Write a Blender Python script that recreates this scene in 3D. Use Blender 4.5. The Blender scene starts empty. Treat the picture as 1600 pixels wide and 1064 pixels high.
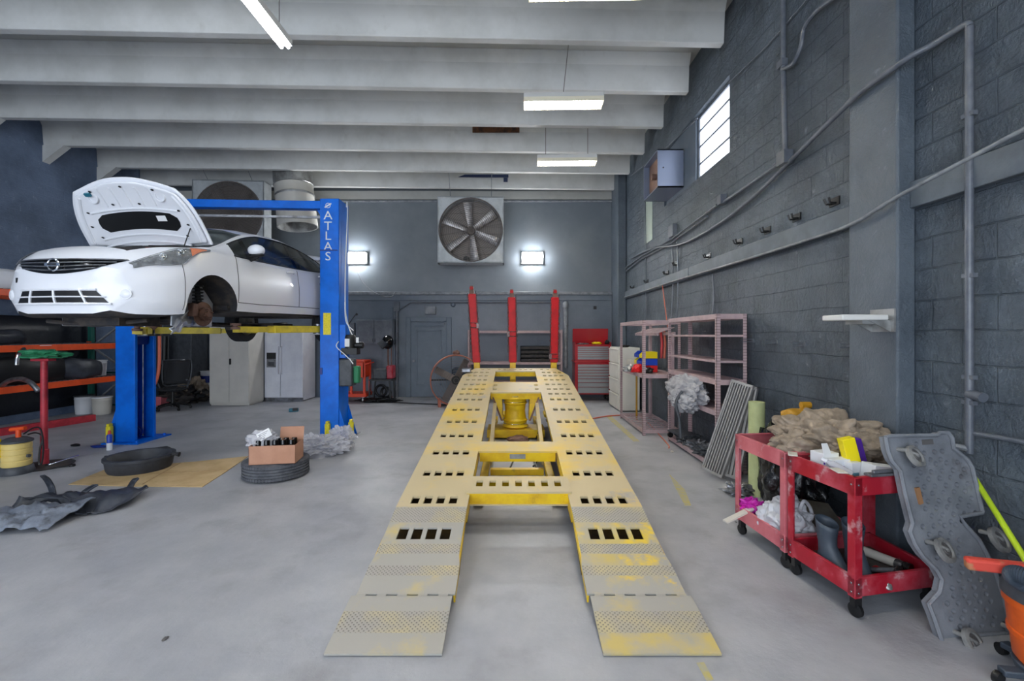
import bpy, bmesh, math, random
from mathutils import Vector, Matrix, noise
from mathutils.bvhtree import BVHTree
sc = bpy.context.scene
COL = sc.collection
PI = math.pi
EXPO = 0.76
R = math.radians
V = Vector
random.seed(7)
FL, CX, CY, EYE = 711.0, 801.0, 523.0, 1.6

def W(px, py, Y):
    return V(((px-CX)/FL*Y, Y, EYE-(py-CY)/FL*Y))
def F(px, py, z=0.0):
    Y = FL*(EYE-z)/(py-CY)
    return V(((px-CX)/FL*Y, Y, z))
def RW(px, py, X):
    Y = X*FL/(px-CX)
    return V((X, Y, EYE-(py-CY)/FL*Y))
def RP(px, py, p0, n):
    d = V(((px-CX)/FL, 1, -(py-CY)/FL)); o = V((0, 0, EYE))
    return o+d*((p0-o).dot(n)/d.dot(n))

def lin(c):
    return tuple(((v/255)/12.92 if v/255 <= .04045 else ((v/255+.055)/1.055)**2.4) for v in c[:3])+(1,)

# ---------------------------------------------------------------- materials
def base_mat(name):
    m = bpy.data.materials.new(name); m.use_nodes = True
    nt = m.node_tree
    return m, nt, nt.nodes['Principled BSDF']
def mat(name, col, rough=.5, metal=0, col2=None, ns=6, lo=.42, hi=.62, bump=0, bs=40, emit=0, coat=0, spec=.5, trans=0, col3=None, ns3=2.5, lo3=.55, hi3=.65):
    m, nt, p = base_mat(name)
    N, L = nt.nodes, nt.links
    p.inputs['Base Color'].default_value = lin(col)
    p.inputs['Roughness'].default_value = rough
    p.inputs['Metallic'].default_value = metal
    p.inputs['Specular IOR Level'].default_value = spec
    p.inputs['Coat Weight'].default_value = coat
    tc = N.new('ShaderNodeTexCoord')
    src = None
    def nz(scale, lo, hi, det=6):
        n = N.new('ShaderNodeTexNoise'); n.inputs['Scale'].default_value = scale; n.inputs['Detail'].default_value = det
        n.inputs['Roughness'].default_value = .62
        L.new(tc.outputs['Object'], n.inputs['Vector'])
        mr = N.new('ShaderNodeMapRange'); mr.inputs[1].default_value = lo; mr.inputs[2].default_value = hi
        L.new(n.outputs['Fac'], mr.inputs[0]); return mr.outputs[0], n.outputs['Fac']
    if col2:
        f, _ = nz(ns, lo, hi)
        mx = N.new('ShaderNodeMix'); mx.data_type = 'RGBA'
        mx.inputs[6].default_value = lin(col); mx.inputs[7].default_value = lin(col2)
        L.new(f, mx.inputs[0]); src = mx.outputs[2]
    if col3:
        f, _ = nz(ns3, lo3, hi3, 8)
        mx = N.new('ShaderNodeMix'); mx.data_type = 'RGBA'
        if src: L.new(src, mx.inputs[6])
        else: mx.inputs[6].default_value = lin(col)
        mx.inputs[7].default_value = lin(col3)
        L.new(f, mx.inputs[0]); src = mx.outputs[2]
    if src: L.new(src, p.inputs['Base Color'])
    if bump:
        _, f = nz(bs, 0, 1)
        b = N.new('ShaderNodeBump'); b.inputs['Strength'].default_value = bump; b.inputs['Distance'].default_value = .02
        L.new(f, b.inputs['Height']); L.new(b.outputs[0], p.inputs['Normal'])
    if emit:
        p.inputs['Emission Color'].default_value = lin(col); p.inputs['Emission Strength'].default_value = emit
    if trans:
        out = N['Material Output']; t = N.new('ShaderNodeBsdfTransparent'); ms = N.new('ShaderNodeMixShader')
        ms.inputs[0].default_value = trans
        L.new(p.outputs[0], ms.inputs[1]); L.new(t.outputs[0], ms.inputs[2]); L.new(ms.outputs[0], out.inputs[0])
    return m

def block_mat(name, axis, c1, c2, c3, bw=.40, bh=.205, rough=.45, bstr=.55):
    m, nt, p = base_mat(name); N, L = nt.nodes, nt.links
    tc = N.new('ShaderNodeTexCoord'); sx = N.new('ShaderNodeSeparateXYZ'); cb = N.new('ShaderNodeCombineXYZ')
    L.new(tc.outputs['Object'], sx.inputs[0]); L.new(sx.outputs[axis], cb.inputs[0]); L.new(sx.outputs[2], cb.inputs[1])
    nd = N.new('ShaderNodeTexNoise'); nd.inputs['Scale'].default_value = 3
    L.new(tc.outputs['Object'], nd.inputs['Vector'])
    va = N.new('ShaderNodeVectorMath'); va.operation = 'MULTIPLY_ADD'; va.inputs[1].default_value = (.03, .03, 0)
    L.new(nd.outputs['Color'], va.inputs[0]); L.new(cb.outputs[0], va.inputs[2])
    br = N.new('ShaderNodeTexBrick'); br.inputs['Scale'].default_value = 1
    br.inputs['Brick Width'].default_value = bw; br.inputs['Row Height'].default_value = bh
    br.inputs['Mortar Size'].default_value = .006; br.inputs['Mortar Smooth'].default_value = .6
    L.new(va.outputs[0], br.inputs['Vector'])
    def nz(s, det=8, r=.65, dist=0):
        n = N.new('ShaderNodeTexNoise'); n.inputs['Scale'].default_value = s; n.inputs['Detail'].default_value = det
        n.inputs['Roughness'].default_value = r; n.inputs['Distortion'].default_value = dist
        L.new(tc.outputs['Object'], n.inputs['Vector']); return n.outputs['Fac']
    n1 = nz(1.3, 6); n2 = nz(9, 8, .7, .6); n3 = nz(35, 4)
    # rare bright paint patches; streak highlights are also put into this colour
    mr = N.new('ShaderNodeMapRange'); mr.inputs[1].default_value = .38; mr.inputs[2].default_value = .64; L.new(n1, mr.inputs[0])
    mx = N.new('ShaderNodeMix'); mx.data_type = 'RGBA'; mx.inputs[6].default_value = lin(c1); mx.inputs[7].default_value = lin(c2)
    L.new(mr.outputs[0], mx.inputs[0])
    mr2 = N.new('ShaderNodeMapRange'); mr2.inputs[1].default_value = .62; mr2.inputs[2].default_value = .76; L.new(n2, mr2.inputs[0])
    mx2 = N.new('ShaderNodeMix'); mx2.data_type = 'RGBA'; mx2.inputs[7].default_value = lin(c3)
    L.new(mr2.outputs[0], mx2.inputs[0]); L.new(mx.outputs[2], mx2.inputs[6]); L.new(mx2.outputs[2], p.inputs['Base Color'])
    p.inputs['Roughness'].default_value = rough
    # height = noise - mortar
    a = N.new('ShaderNodeMath'); a.operation = 'MULTIPLY_ADD'; a.inputs[1].default_value = -.55; L.new(br.outputs['Fac'], a.inputs[0])
    L.new(n2, a.inputs[2])
    a2 = N.new('ShaderNodeMath'); a2.operation = 'MULTIPLY_ADD'; a2.inputs[1].default_value = .35; L.new(n3, a2.inputs[0]); L.new(a.outputs[0], a2.inputs[2])
    b = N.new('ShaderNodeBump'); b.inputs['Strength'].default_value = bstr; b.inputs['Distance'].default_value = .035
    L.new(a2.outputs[0], b.inputs['Height']); L.new(b.outputs[0], p.inputs['Normal'])
    return m

def dots_mat(name, col, col2, k=160, dark=.5, yellow=None, axes=(0, 1), bump=.6):
    """painted steel with a raised or punched pattern of small dots"""
    m, nt, p = base_mat(name); N, L = nt.nodes, nt.links
    tc = N.new('ShaderNodeTexCoord'); sx = N.new('ShaderNodeSeparateXYZ'); L.new(tc.outputs['Object'], sx.inputs[0])
    def s(ax):
        a = N.new('ShaderNodeMath'); a.operation = 'MULTIPLY'; a.inputs[1].default_value = k; L.new(sx.outputs[ax], a.inputs[0])
        b = N.new('ShaderNodeMath'); b.operation = 'SINE'; L.new(a.outputs[0], b.inputs[0]); return b.outputs[0]
    if len(axes) == 2:
        mu = N.new('ShaderNodeMath'); mu.operation = 'MULTIPLY'; L.new(s(axes[0]), mu.inputs[0]); L.new(s(axes[1]), mu.inputs[1]); h = mu.outputs[0]
    else: h = s(axes[0])
    mr = N.new('ShaderNodeMapRange'); mr.inputs[1].default_value = .35; mr.inputs[2].default_value = .7; L.new(h, mr.inputs[0])
    n = N.new('ShaderNodeTexNoise'); n.inputs['Scale'].default_value = 5; n.inputs['Detail'].default_value = 8; L.new(tc.outputs['Object'], n.inputs['Vector'])
    mrn = N.new('ShaderNodeMapRange'); mrn.inputs[1].default_value = .42; mrn.inputs[2].default_value = .66; L.new(n.outputs[0], mrn.inputs[0])
    mx0 = N.new('ShaderNodeMix'); mx0.data_type = 'RGBA'; mx0.inputs[6].default_value = lin(col); mx0.inputs[7].default_value = lin(yellow or col)
    L.new(mrn.outputs[0], mx0.inputs[0])
    mx = N.new('ShaderNodeMix'); mx.data_type = 'RGBA'; L.new(mx0.outputs[2], mx.inputs[6]); mx.inputs[7].default_value = lin(col2)
    ml = N.new('ShaderNodeMath'); ml.operation = 'MULTIPLY'; ml.inputs[1].default_value = dark; L.new(mr.outputs[0], ml.inputs[0])
    L.new(ml.outputs[0], mx.inputs[0]); L.new(mx.outputs[2], p.inputs['Base Color'])
    b = N.new('ShaderNodeBump'); b.inputs['Strength'].default_value = bump; b.inputs['Distance'].default_value = .004
    L.new(mr.outputs[0], b.inputs['Height']); L.new(b.outputs[0], p.inputs['Normal'])
    p.inputs['Roughness'].default_value = .5
    return m

M = {}
def mk(k, *a, **kw): M[k] = mat(k, *a, **kw); return M[k]
mk('concrete', (152, 155, 162), .5, col2=(176, 178, 183), ns=1.3, lo=.34, hi=.66, bump=.2, bs=9, col3=(134, 134, 138), ns3=1.7, lo3=.52, hi3=.8)
M['wall_r'] = block_mat('wall_r', 1, (68, 78, 88), (94, 105, 116), (142, 152, 160), rough=.34, bstr=1.0)
M['wall_l'] = block_mat('wall_l', 1, (84, 100, 124), (112, 130, 158), (160, 174, 196), rough=.35, bstr=.5)
M['pilaster'] = block_mat('pilaster', 1, (78, 88, 98), (96, 106, 116), (124, 133, 142), bw=50, bh=50, bstr=.5)
mk('wall_b', (108, 116, 124), .32, col2=(120, 127, 133), ns=.8, bump=.05, bs=6)
mk('wall_b_low', (102, 112, 124), .4, col2=(112, 121, 132), ns=2, bump=.1, bs=12)
mk('door_grey', (98, 110, 123), .45, col2=(106, 117, 129), ns=3)
mk('pipe_grey', (88, 94, 104), .35, col2=(105, 110, 118), ns=8)
mk('pipe_lite', (140, 145, 150), .4, col2=(110, 114, 120), ns=8)
mk('ceil', (188, 188, 183), .7, col2=(174, 174, 168), ns=.7, bump=.08, bs=5, col3=(165, 165, 160), ns3=1.5, lo3=.6, hi3=.85)
mk('beam', (209, 210, 208), .6, col2=(195, 196, 193), ns=1.5, bump=.08, bs=8, col3=(175, 173, 168), ns3=2.2, lo3=.62, hi3=.85)
mk('band', (86, 95, 104), .6, col2=(100, 109, 118), ns=4, bump=.15, bs=8)
mk('rust', (105, 66, 38), .8, col2=(60, 40, 28), ns=9)
mk('navy', (38, 54, 92), .5)
mk('white_paint', (232, 234, 240), .3, coat=.5)
mk('car_under', (38, 38, 42), .7, col2=(70, 62, 56), ns=7)
mk('black', (16, 17, 19), .45)
mk('black_gloss', (10, 11, 13), .12)
mk('pan_black', (58, 61, 68), .6, col2=(46, 48, 54), ns=7)
mk('rubber', (36, 37, 41), .75, bump=.2, bs=60)
mk('tyre', (92, 94, 100), .75, col2=(72, 74, 80), ns=10)
mk('chrome', (215, 218, 222), .12, metal=1)
mk('steel', (150, 152, 158), .35, metal=.8, col2=(110, 110, 112), ns=8)
mk('galv', (176, 178, 178), .42, metal=.55, col2=(140, 140, 138), ns=5)
mk('fan_frame', (200, 205, 208), .4, metal=.15, col2=(180, 186, 188), ns=4)
mk('fan_blade', (236, 232, 232), .35, metal=.3, col2=(206, 200, 200), ns=12)
mk('fan_wire', (112, 105, 101), .55, metal=.1)
mk('fan_back', (156, 148, 142), .6)
mk('glass', (44, 50, 50), .08, trans=.2, spec=.3)
mk('windshield', (84, 98, 102), .05, trans=.35, spec=.8)
mk('lens', (215, 220, 225), .08, trans=.82, coat=.5)
mk('reflector', (128, 132, 134), .2, metal=.7, col2=(70, 72, 74), ns=14, bump=.8, bs=22)
mk('orange_lens', (240, 120, 40), .25)
mk('rotor', (92, 66, 54), .6, metal=.4, col2=(80, 55, 45), ns=20)
mk('silver_sheet', (190, 194, 200), .3, metal=.6, bump=.4, bs=18)
mk('blue', (0, 112, 226), .35, col2=(0, 98, 204), ns=3, spec=.3)
mk('blue_dark', (10, 44, 130), .4)
mk('arm_yellow', (226, 204, 66), .4, col2=(196, 176, 70), ns=6, col3=(120, 100, 60), ns3=5, lo3=.66, hi3=.75)
mk('label_yellow', (240, 222, 40), .4, col2=(215, 200, 30), ns=40)
mk('deck', (196, 180, 142), .55, col2=(224, 190, 78), ns=1.1, lo=.5, hi=.68, col3=(164, 160, 158), ns3=2.6, lo3=.6, hi3=.7)
mk('deck_y', (232, 196, 30), .42, col2=(214, 170, 30), ns=5, col3=(150, 120, 50), ns3=6, lo3=.62, hi3=.8)
mk('ramp', (166, 163, 155), .55, col2=(198, 178, 108), ns=2.2, lo=.5, hi=.66, col3=(228, 196, 60), ns3=1.7, lo3=.61, hi3=.67)
M['ramp_dots'] = dots_mat('ramp_dots', (164, 160, 152), (108, 103, 95), 235, .8, (188, 176, 136))
mk('deck_in', (96, 74, 36), .7, col2=(60, 50, 34), ns=8)
mk('red', (192, 8, 18), .4, col2=(168, 10, 18), ns=6, spec=.25)
M['red_dots'] = dots_mat('red_dots', (150, 20, 26), (60, 50, 50), 130, .9, None, (2,))
mk('chain', (120, 104, 102), .4, metal=.7, col2=(80, 66, 64), ns=30)
mk('chest_red', (168, 16, 30), .3, coat=.4)
mk('drawer_grey', (158, 160, 162), .35, metal=.5)
mk('file_beige', (224, 222, 212), .45, col2=(214, 212, 202), ns=2)
mk('locker', (208, 205, 197), .5, col2=(198, 196, 189), ns=2)
mk('fridge', (232, 234, 242), .4, col2=(220, 222, 232), ns=2.5)
mk('orange', (235, 84, 28), .4, col2=(218, 76, 26), ns=5)
mk('orange_cart', (232, 66, 22), .4)
mk('green_up', (24, 92, 82), .5)
M['pink'] = mat('pink', (190, 166, 168), .5, col2=(172, 150, 153), ns=5)
M['pink_dots'] = dots_mat('pink_dots', (188, 164, 166), (110, 92, 94), 190, .55, None, (2,))
mk('cart_red', (164, 22, 42), .45, col2=(190, 84, 98), ns=4, lo=.46, hi=.68, col3=(200, 170, 174), ns3=7, lo3=.6, hi3=.72)
mk('cart_pink', (206, 116, 124), .5, col2=(190, 92, 102), ns=4, col3=(200, 180, 182), ns3=7, lo3=.62, hi3=.75)
mk('cart_bed', (88, 82, 76), .7, col2=(62, 58, 55), ns=6)
mk('stand_red', (178, 44, 58), .5, col2=(150, 36, 48), ns=10)
mk('cardboard', (202, 176, 132), .8, col2=(184, 156, 112), ns=3)
mk('carton', (190, 142, 116), .75, col2=(180, 132, 106), ns=5)
mk('plastic_clear', (225, 225, 232), .15, trans=.42, coat=.5, bump=.7, bs=16)
mk('bag_white', (214, 216, 222), .45, trans=.1, bump=.3, bs=14)
mk('bag_black', (10, 11, 13), .18, coat=.4, bump=.8, bs=10)
mk('cloth_beige', (158, 144, 128), .9, col2=(136, 122, 106), ns=8, bump=.3, bs=60)
mk('cloth_grey', (176, 176, 180), .85, col2=(150, 150, 156), ns=8, bump=.3, bs=40)
mk('creeper', (128, 132, 139), .5, col2=(108, 112, 119), ns=5, col3=(78, 72, 70), ns3=4, lo3=.6, hi3=.75, bump=.15, bs=40)
mk('grey_wheel', (140, 140, 138), .6, col2=(112, 112, 112), ns=14)
mk('alu', (168, 166, 164), .45, metal=.2, col2=(152, 150, 148), ns=5)
mk('alu_dark', (92, 90, 90), .6)
mk('foam', (196, 204, 150), .7, col2=(184, 192, 138), ns=6)
mk('lime', (186, 214, 38), .45)
mk('vac_orange', (226, 96, 22), .4, col2=(206, 84, 22), ns=6, col3=(170, 120, 90), ns3=8, lo3=.64, hi3=.76)
mk('hose', (62, 72, 84), .5)
mk('grey_plastic', (74, 78, 84), .5, col2=(60, 63, 68), ns=9)
mk('dark_plastic', (44, 48, 56), .45, col2=(62, 66, 76), ns=4, bump=.2, bs=12)
mk('skid', (92, 98, 110), .4, col2=(128, 136, 150), ns=5, bump=.35, bs=9, col3=(58, 58, 62), ns3=6, lo3=.58, hi3=.7)
mk('yellow', (240, 220, 20), .4)
mk('mustard', (190, 140, 30), .5)
mk('purple', (86, 44, 160), .5)
mk('magenta', (200, 40, 170), .45)
mk('white', (226, 228, 232), .5)
mk('offwhite', (204, 200, 190), .6)
mk('paper', (236, 236, 236), .7)
mk('teal', (30, 110, 130), .4)
mk('green', (36, 120, 80), .6)
mk('bin_blue', (24, 66, 180), .35)
mk('bin_red', (215, 30, 34), .35)
mk('bin_yellow', (236, 212, 20), .35)
mk('tank_yellow', (222, 196, 120), .4)
mk('red_wood', (206, 70, 56), .7, col2=(176, 120, 84), ns=7, lo=.5, hi=.56)
mk('wood', (150, 110, 76), .7)
mk('lamp_on', (255, 248, 236), .5, emit=78)
mk('tube_on', (246, 250, 255), .5, emit=32)
mk('pack_on', (250, 252, 255), .5, emit=75)
mk('lamp_white', (225, 225, 222), .4)
mk('daylight', (235, 242, 255), .5, emit=2.2)
mk('louver', (235, 228, 205), .4)
mk('orange_hose', (214, 110, 84), .5)
mk('fanrim', (178, 104, 84), .5, col2=(150, 100, 84), ns=9)
mk('box_blue', (126, 136, 158), .35, metal=.3)
mk('rusty', (112, 84, 74), .7, col2=(130, 100, 88), ns=5)
mk('pale', (168, 182, 172), .5)
mk('line_yellow', (176, 174, 150), .7, col2=(192, 180, 110), ns=14)
mk('mesh_seat', (34, 36, 40), .8)

# ---------------------------------------------------------------- mesh builder
class MB:
    def __init__(s): s.v = []; s.f = []; s.m = []
    def add(s, vs, fs, m=0):
        o = len(s.v); s.v += [V(p) for p in vs]
        for f in fs: s.f.append([i+o for i in f]); s.m.append(m)
        return s
    def box(s, x0, x1, y0, y1, z0, z1, m=0):
        return s.add([(x0, y0, z0), (x1, y0, z0), (x1, y1, z0), (x0, y1, z0), (x0, y0, z1), (x1, y0, z1), (x1, y1, z1), (x0, y1, z1)],
                     [(0, 3, 2, 1), (4, 5, 6, 7), (0, 1, 5, 4), (1, 2, 6, 5), (2, 3, 7, 6), (3, 0, 4, 7)], m)
    def obox(s, c, size, rot=None, m=0):
        a, b, d = [q/2 for q in size]; r = rot or Matrix.Identity(3); c = V(c)
        o = len(s.v)
        s.box(-a, a, -b, b, -d, d, m)
        for i in range(o, len(s.v)): s.v[i] = r @ s.v[i]+c
        return s
    def bar(s, p0, p1, w, h, m=0, up=(0, 0, 1)):
        p0, p1 = V(p0), V(p1); d = (p1-p0); L = d.length; d.normalize()
        u = V(up)
        if abs(d.dot(u)) > .98: u = V((0, 1, 0))
        x = d.cross(u).normalized(); z = x.cross(d)
        r = Matrix((x, d, z)).transposed()
        return s.obox((p0+p1)/2, (w, L, h), r, m)
    def tube(s, pts, r, n=8, m=0, cap=True):
        pts = [V(p) for p in pts]; k = len(pts); o = len(s.v)
        rr = r if isinstance(r, (list, tuple)) else [r]*k
        prev = None
        for i, p in enumerate(pts):
            t = (pts[min(i+1, k-1)]-pts[max(i-1, 0)])
            if t.length < 1e-9: t = V((0, 0, 1))
            t.normalize()
            if prev is None:
                a = V((0, 0, 1)) if abs(t.z) < .9 else V((1, 0, 0))
                x = t.cross(a).normalized()
            else:
                x = prev-t*prev.dot(t)
                x = x.normalized() if x.length > 1e-6 else prev
            prev = x; y = t.cross(x)
            for j in range(n):
                a = 2*PI*j/n; s.v.append(p+(x*math.cos(a)+y*math.sin(a))*rr[i])
        for i in range(k-1):
            for j in range(n):
                a = o+i*n+j; b = o+i*n+(j+1) % n
                s.f.append([a, b, b+n, a+n]); s.m.append(m)
        if cap:
            s.f.append([o+j for j in range(n)][::-1]); s.m.append(m)
            s.f.append([o+(k-1)*n+j for j in range(n)]); s.m.append(m)
        return s
    def ring(s, c, ax, R_, r, n=32, k=8, m=0, sx=1):
        ax = V(ax).normalized(); a = V((0, 0, 1)) if abs(ax.z) < .9 else V((1, 0, 0))
        x = ax.cross(a).normalized(); y = ax.cross(x); o = len(s.v); c = V(c)
        for i in range(n):
            t = 2*PI*i/n; d = x*math.cos(t)+y*math.sin(t)
            for j in range(k):
                u = 2*PI*j/k; s.v.append(c+d*(R_+r*math.cos(u))+ax*(r*sx*math.sin(u)))
        for i in range(n):
            for j in range(k):
                s.f.append([o+i*k+j, o+i*k+(j+1) % k, o+((i+1) % n)*k+(j+1) % k, o+((i+1) % n)*k+j]); s.m.append(m)
        return s
    def lathe(s, prof, c=(0, 0, 0), ax=(0, 0, 1), n=24, m=0, ms=None, closed=False):
        """prof: list of (radius, height along ax)"""
        ax = V(ax).normalized(); a = V((0, 1, 0)) if abs(ax.y) < .9 else V((1, 0, 0))
        x = ax.cross(a).normalized(); y = ax.cross(x); o = len(s.v); c = V(c); k = len(prof)
        for r, h in prof:
            for j in range(n):
                t = 2*PI*j/n; s.v.append(c+(x*math.cos(t)+y*math.sin(t))*r+ax*h)
        for i in range(k if closed else k-1):
            i2 = (i+1) % k
            for j in range(n):
                s.f.append([o+i*n+j, o+i*n+(j+1) % n, o+i2*n+(j+1) % n, o+i2*n+j]); s.m.append(ms[i] if ms else m)
        if not closed:
            if prof[0][0] > 1e-5: s.f.append([o+j for j in range(n)][::-1]); s.m.append(ms[0] if ms else m)
            if prof[-1][0] > 1e-5: s.f.append([o+(k-1)*n+j for j in range(n)]); s.m.append(ms[-1] if ms else m)
        return s
    def prism(s, pts, vec, m=0, m2=None):
        """pts: 3-D polygon, extruded by vec"""
        pts = [V(p) for p in pts]; n = len(pts); vec = V(vec)
        return s.add(pts+[p+vec for p in pts], [list(range(n))[::-1], [n+i for i in range(n)]], m).add([], []) or s._sides(n, m if m2 is None else m2)
    def _sides(s, n, m):
        o = len(s.v)-2*n
        for i in range(n):
            j = (i+1) % n; s.f.append([o+i, o+j, o+n+j, o+n+i]); s.m.append(m)
        return s
    def pris(s, pts, vec, m=0, m2=None):
        pts = [V(p) for p in pts]; n = len(pts); vec = V(vec)
        s.add(pts+[p+vec for p in pts], [list(range(n))[::-1], [n+i for i in range(n)]], m)
        return s._sides(n, m if m2 is None else m2)
    def plate(s, xs, ys, solid, z0, z1, m=0, mf=None):
        xs = sorted(set(round(x, 5) for x in xs)); ys = sorted(set(round(y, 5) for y in ys))
        nx, ny = len(xs)-1, len(ys)-1
        S = [[solid((xs[i]+xs[i+1])/2, (ys[j]+ys[j+1])/2) for j in range(ny)] for i in range(nx)]
        o = len(s.v)
        for z in (z0, z1):
            for x in xs:
                for y in ys: s.v.append(V((x, y, z)))
        K = (nx+1)*(ny+1)
        def id_(i, j, t): return o+t*K+i*(ny+1)+j
        for i in range(nx):
            for j in range(ny):
                if not S[i][j]: continue
                mm = mf((xs[i]+xs[i+1])/2, (ys[j]+ys[j+1])/2) if mf else m
                s.f.append([id_(i, j, 1), id_(i+1, j, 1), id_(i+1, j+1, 1), id_(i, j+1, 1)]); s.m.append(mm)
                s.f.append([id_(i, j, 0), id_(i, j+1, 0), id_(i+1, j+1, 0), id_(i+1, j, 0)]); s.m.append(mm)
                for di, dj, a, b in ((-1, 0, (i, j+1), (i, j)), (1, 0, (i+1, j), (i+1, j+1)), (0, -1, (i, j), (i+1, j)), (0, 1, (i+1, j+1), (i, j+1))):
                    p, q = i+di, j+dj
                    if p < 0 or q < 0 or p >= nx or q >= ny or not S[p][q]:
                        s.f.append([id_(*a, 0), id_(*b, 0), id_(*b, 1), id_(*a, 1)]); s.m.append(mm)
        return s
    def blob(s, c, size, seed=0, amp=.25, freq=2.0, sub=4, flat=True, ridge=False, m=0):
        bm = bmesh.new(); bmesh.ops.create_icosphere(bm, subdivisions=sub, radius=1)
        o = len(s.v); c = V(c)
        for v in bm.verts:
            p = v.co.copy(); d = 0
            fq = freq; am = amp
            for k in range(3):
                q = noise.noise(p*fq+V((seed*7.3, seed*1.7, k*5)))
                d += am*(2.2*abs(q)-.35 if ridge else q); fq *= 2.1; am *= .5
            p = p*(1+d)
            p = V((p.x*size[0], p.y*size[1], p.z*size[2]))
            if flat and p.z < -size[2]*.75: p.z = -size[2]*.75
            s.v.append(p+c+V((0, 0, size[2]*.75 if flat else 0)))
        for f in bm.faces: s.f.append([o+v.index for v in f.verts]); s.m.append(m)
        bm.free(); return s
    def text(s, txt, size, mw, m=0, ext=.002, align='CENTER'):
        cu = bpy.data.curves.new('t', 'FONT'); cu.body = txt; cu.size = size; cu.extrude = ext; cu.align_x = align; cu.align_y = 'CENTER'
        cu.resolution_u = 3
        ob = bpy.data.objects.new('t', cu); me = bpy.data.meshes.new_from_object(ob)
        s.add([mw @ v.co for v in me.vertices], [list(p.vertices) for p in me.polygons], m)
        bpy.data.objects.remove(ob); bpy.data.meshes.remove(me); bpy.data.curves.remove(cu)
        return s
    def xf(s, mw, start=0):
        for i in range(start, len(s.v)): s.v[i] = mw @ s.v[i]
        return s
    def build(s, name, mats, parent=None, world=False, smooth=38, bevel=0, weld=False):
        if not isinstance(mats, (list, tuple)): mats = [mats]
        me = bpy.data.meshes.new(name)
        vs = s.v; loc = V((0, 0, 0))
        if parent is not None and world:
            mi = parent.matrix_basis.inverted()
            q = parent.parent
            if q is not None: mi = mi @ q.matrix_basis.inverted()
            vs = [mi @ p for p in vs]
        if parent is None and vs:
            xs = [p.x for p in vs]; ys = [p.y for p in vs]; zs = [p.z for p in vs]
            loc = V(((min(xs)+max(xs))/2, (min(ys)+max(ys))/2, min(zs)))
            if s.__dict__.get('zero'): loc = V((0, 0, 0))
            vs = [p-loc for p in vs]
        me.from_pydata([tuple(p) for p in vs], [], s.f)
        for k in mats: me.materials.append(M[k] if isinstance(k, str) else k)
        me.polygons.foreach_set('material_index', s.m)
        if weld or smooth:
            bm = bmesh.new(); bm.from_mesh(me)
            if weld: bmesh.ops.remove_doubles(bm, verts=bm.verts, dist=1e-4)
            bmesh.ops.recalc_face_normals(bm, faces=bm.faces)
            bm.to_mesh(me); bm.free()
        if smooth:
            me.polygons.foreach_set('use_smooth', [True]*len(me.polygons))
            me.set_sharp_from_angle(angle=R(smooth))
        me.update()
        ob = bpy.data.objects.new(name, me); COL.objects.link(ob)
        ob.location = loc
        if parent is not None: ob.parent = parent
        if bevel:
            b = ob.modifiers.new('bevel', 'BEVEL'); b.width = bevel; b.segments = 2; b.limit_method = 'ANGLE'; b.angle_limit = R(50)
        return ob

def tag(o, label=None, cat=None, group=None, kind=None):
    if label: o['label'] = label
    if cat: o['category'] = cat
    if group: o['group'] = group
    if kind: o['kind'] = kind
    return o
def thing(name, label, cat, loc=(0, 0, 0), rz=0, group=None):
    o = bpy.data.objects.new(name, None); COL.objects.link(o); o.empty_display_size = .1
    o.matrix_basis = Matrix.Translation(V(loc)) @ Matrix.Rotation(rz, 4, 'Z')
    return tag(o, label, cat, group)
def struct(b, name, mats, **k):
    b.zero = True
    o = b.build(name, mats, **k); o['kind'] = 'structure'; return o
def catm(pts, n=6):
    pts = [V(p) for p in pts]; out = []
    for i in range(len(pts)-1):
        p0 = pts[max(i-1, 0)]; p1 = pts[i]; p2 = pts[i+1]; p3 = pts[min(i+2, len(pts)-1)]
        for k in range(n):
            t = k/n
            out.append(.5*((2*p1)+(p2-p0)*t+(2*p0-5*p1+4*p2-p3)*t*t+(3*p1-p0-3*p2+p3)*t**3))
    out.append(pts[-1]); return out
def copy_tree(o, parent=None):
    c = o.copy(); COL.objects.link(c); c.parent = parent
    for ch in list(o.children): copy_tree(ch, c)
    return c
def rot(ax, a): return Matrix.Rotation(a, 3, ax)
def boolean(ob, cut, op='DIFFERENCE'):
    md = ob.modifiers.new('b', 'BOOLEAN'); md.object = cut; md.operation = op; md.solver = 'EXACT'
    bpy.context.view_layer.update()
    dg = bpy.context.evaluated_depsgraph_get()
    me = bpy.data.meshes.new_from_object(ob.evaluated_get(dg))
    ob.modifiers.remove(md); old = ob.data; nm = old.name; ob.data = me; bpy.data.meshes.remove(old); me.name = nm
    bpy.data.objects.remove(cut)
    return ob
# ---------------------------------------------------------------- camera and light
cam = bpy.data.cameras.new('camera'); camo = bpy.data.objects.new('camera', cam); COL.objects.link(camo)
camo.location = (0, 0, EYE); camo.rotation_euler = (PI/2, 0, 0)
cam.sensor_width = 36; cam.lens = 36*FL/1600; cam.shift_x = -1/1600; cam.shift_y = -9/1600; cam.clip_start = .05
sc.camera = camo
sc.view_settings.view_transform = 'Standard'; sc.view_settings.look = 'None'; sc.view_settings.gamma = 1
sc.view_settings.exposure = EXPO
w = bpy.data.worlds.new('world'); sc.world = w; w.use_nodes = True
w.node_tree.nodes['Background'].inputs[0].default_value = (.72, .84, 1, 1); w.node_tree.nodes['Background'].inputs[1].default_value = 1.0
def area(name, loc, rote, sx, sy, power, col):
    l = bpy.data.lights.new(name, 'AREA'); l.shape = 'RECTANGLE'; l.size = sx; l.size_y = sy; l.energy = power; l.color = col
    o = bpy.data.objects.new(name, l); COL.objects.link(o); o.location = loc; o.rotation_euler = rote; return o
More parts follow.
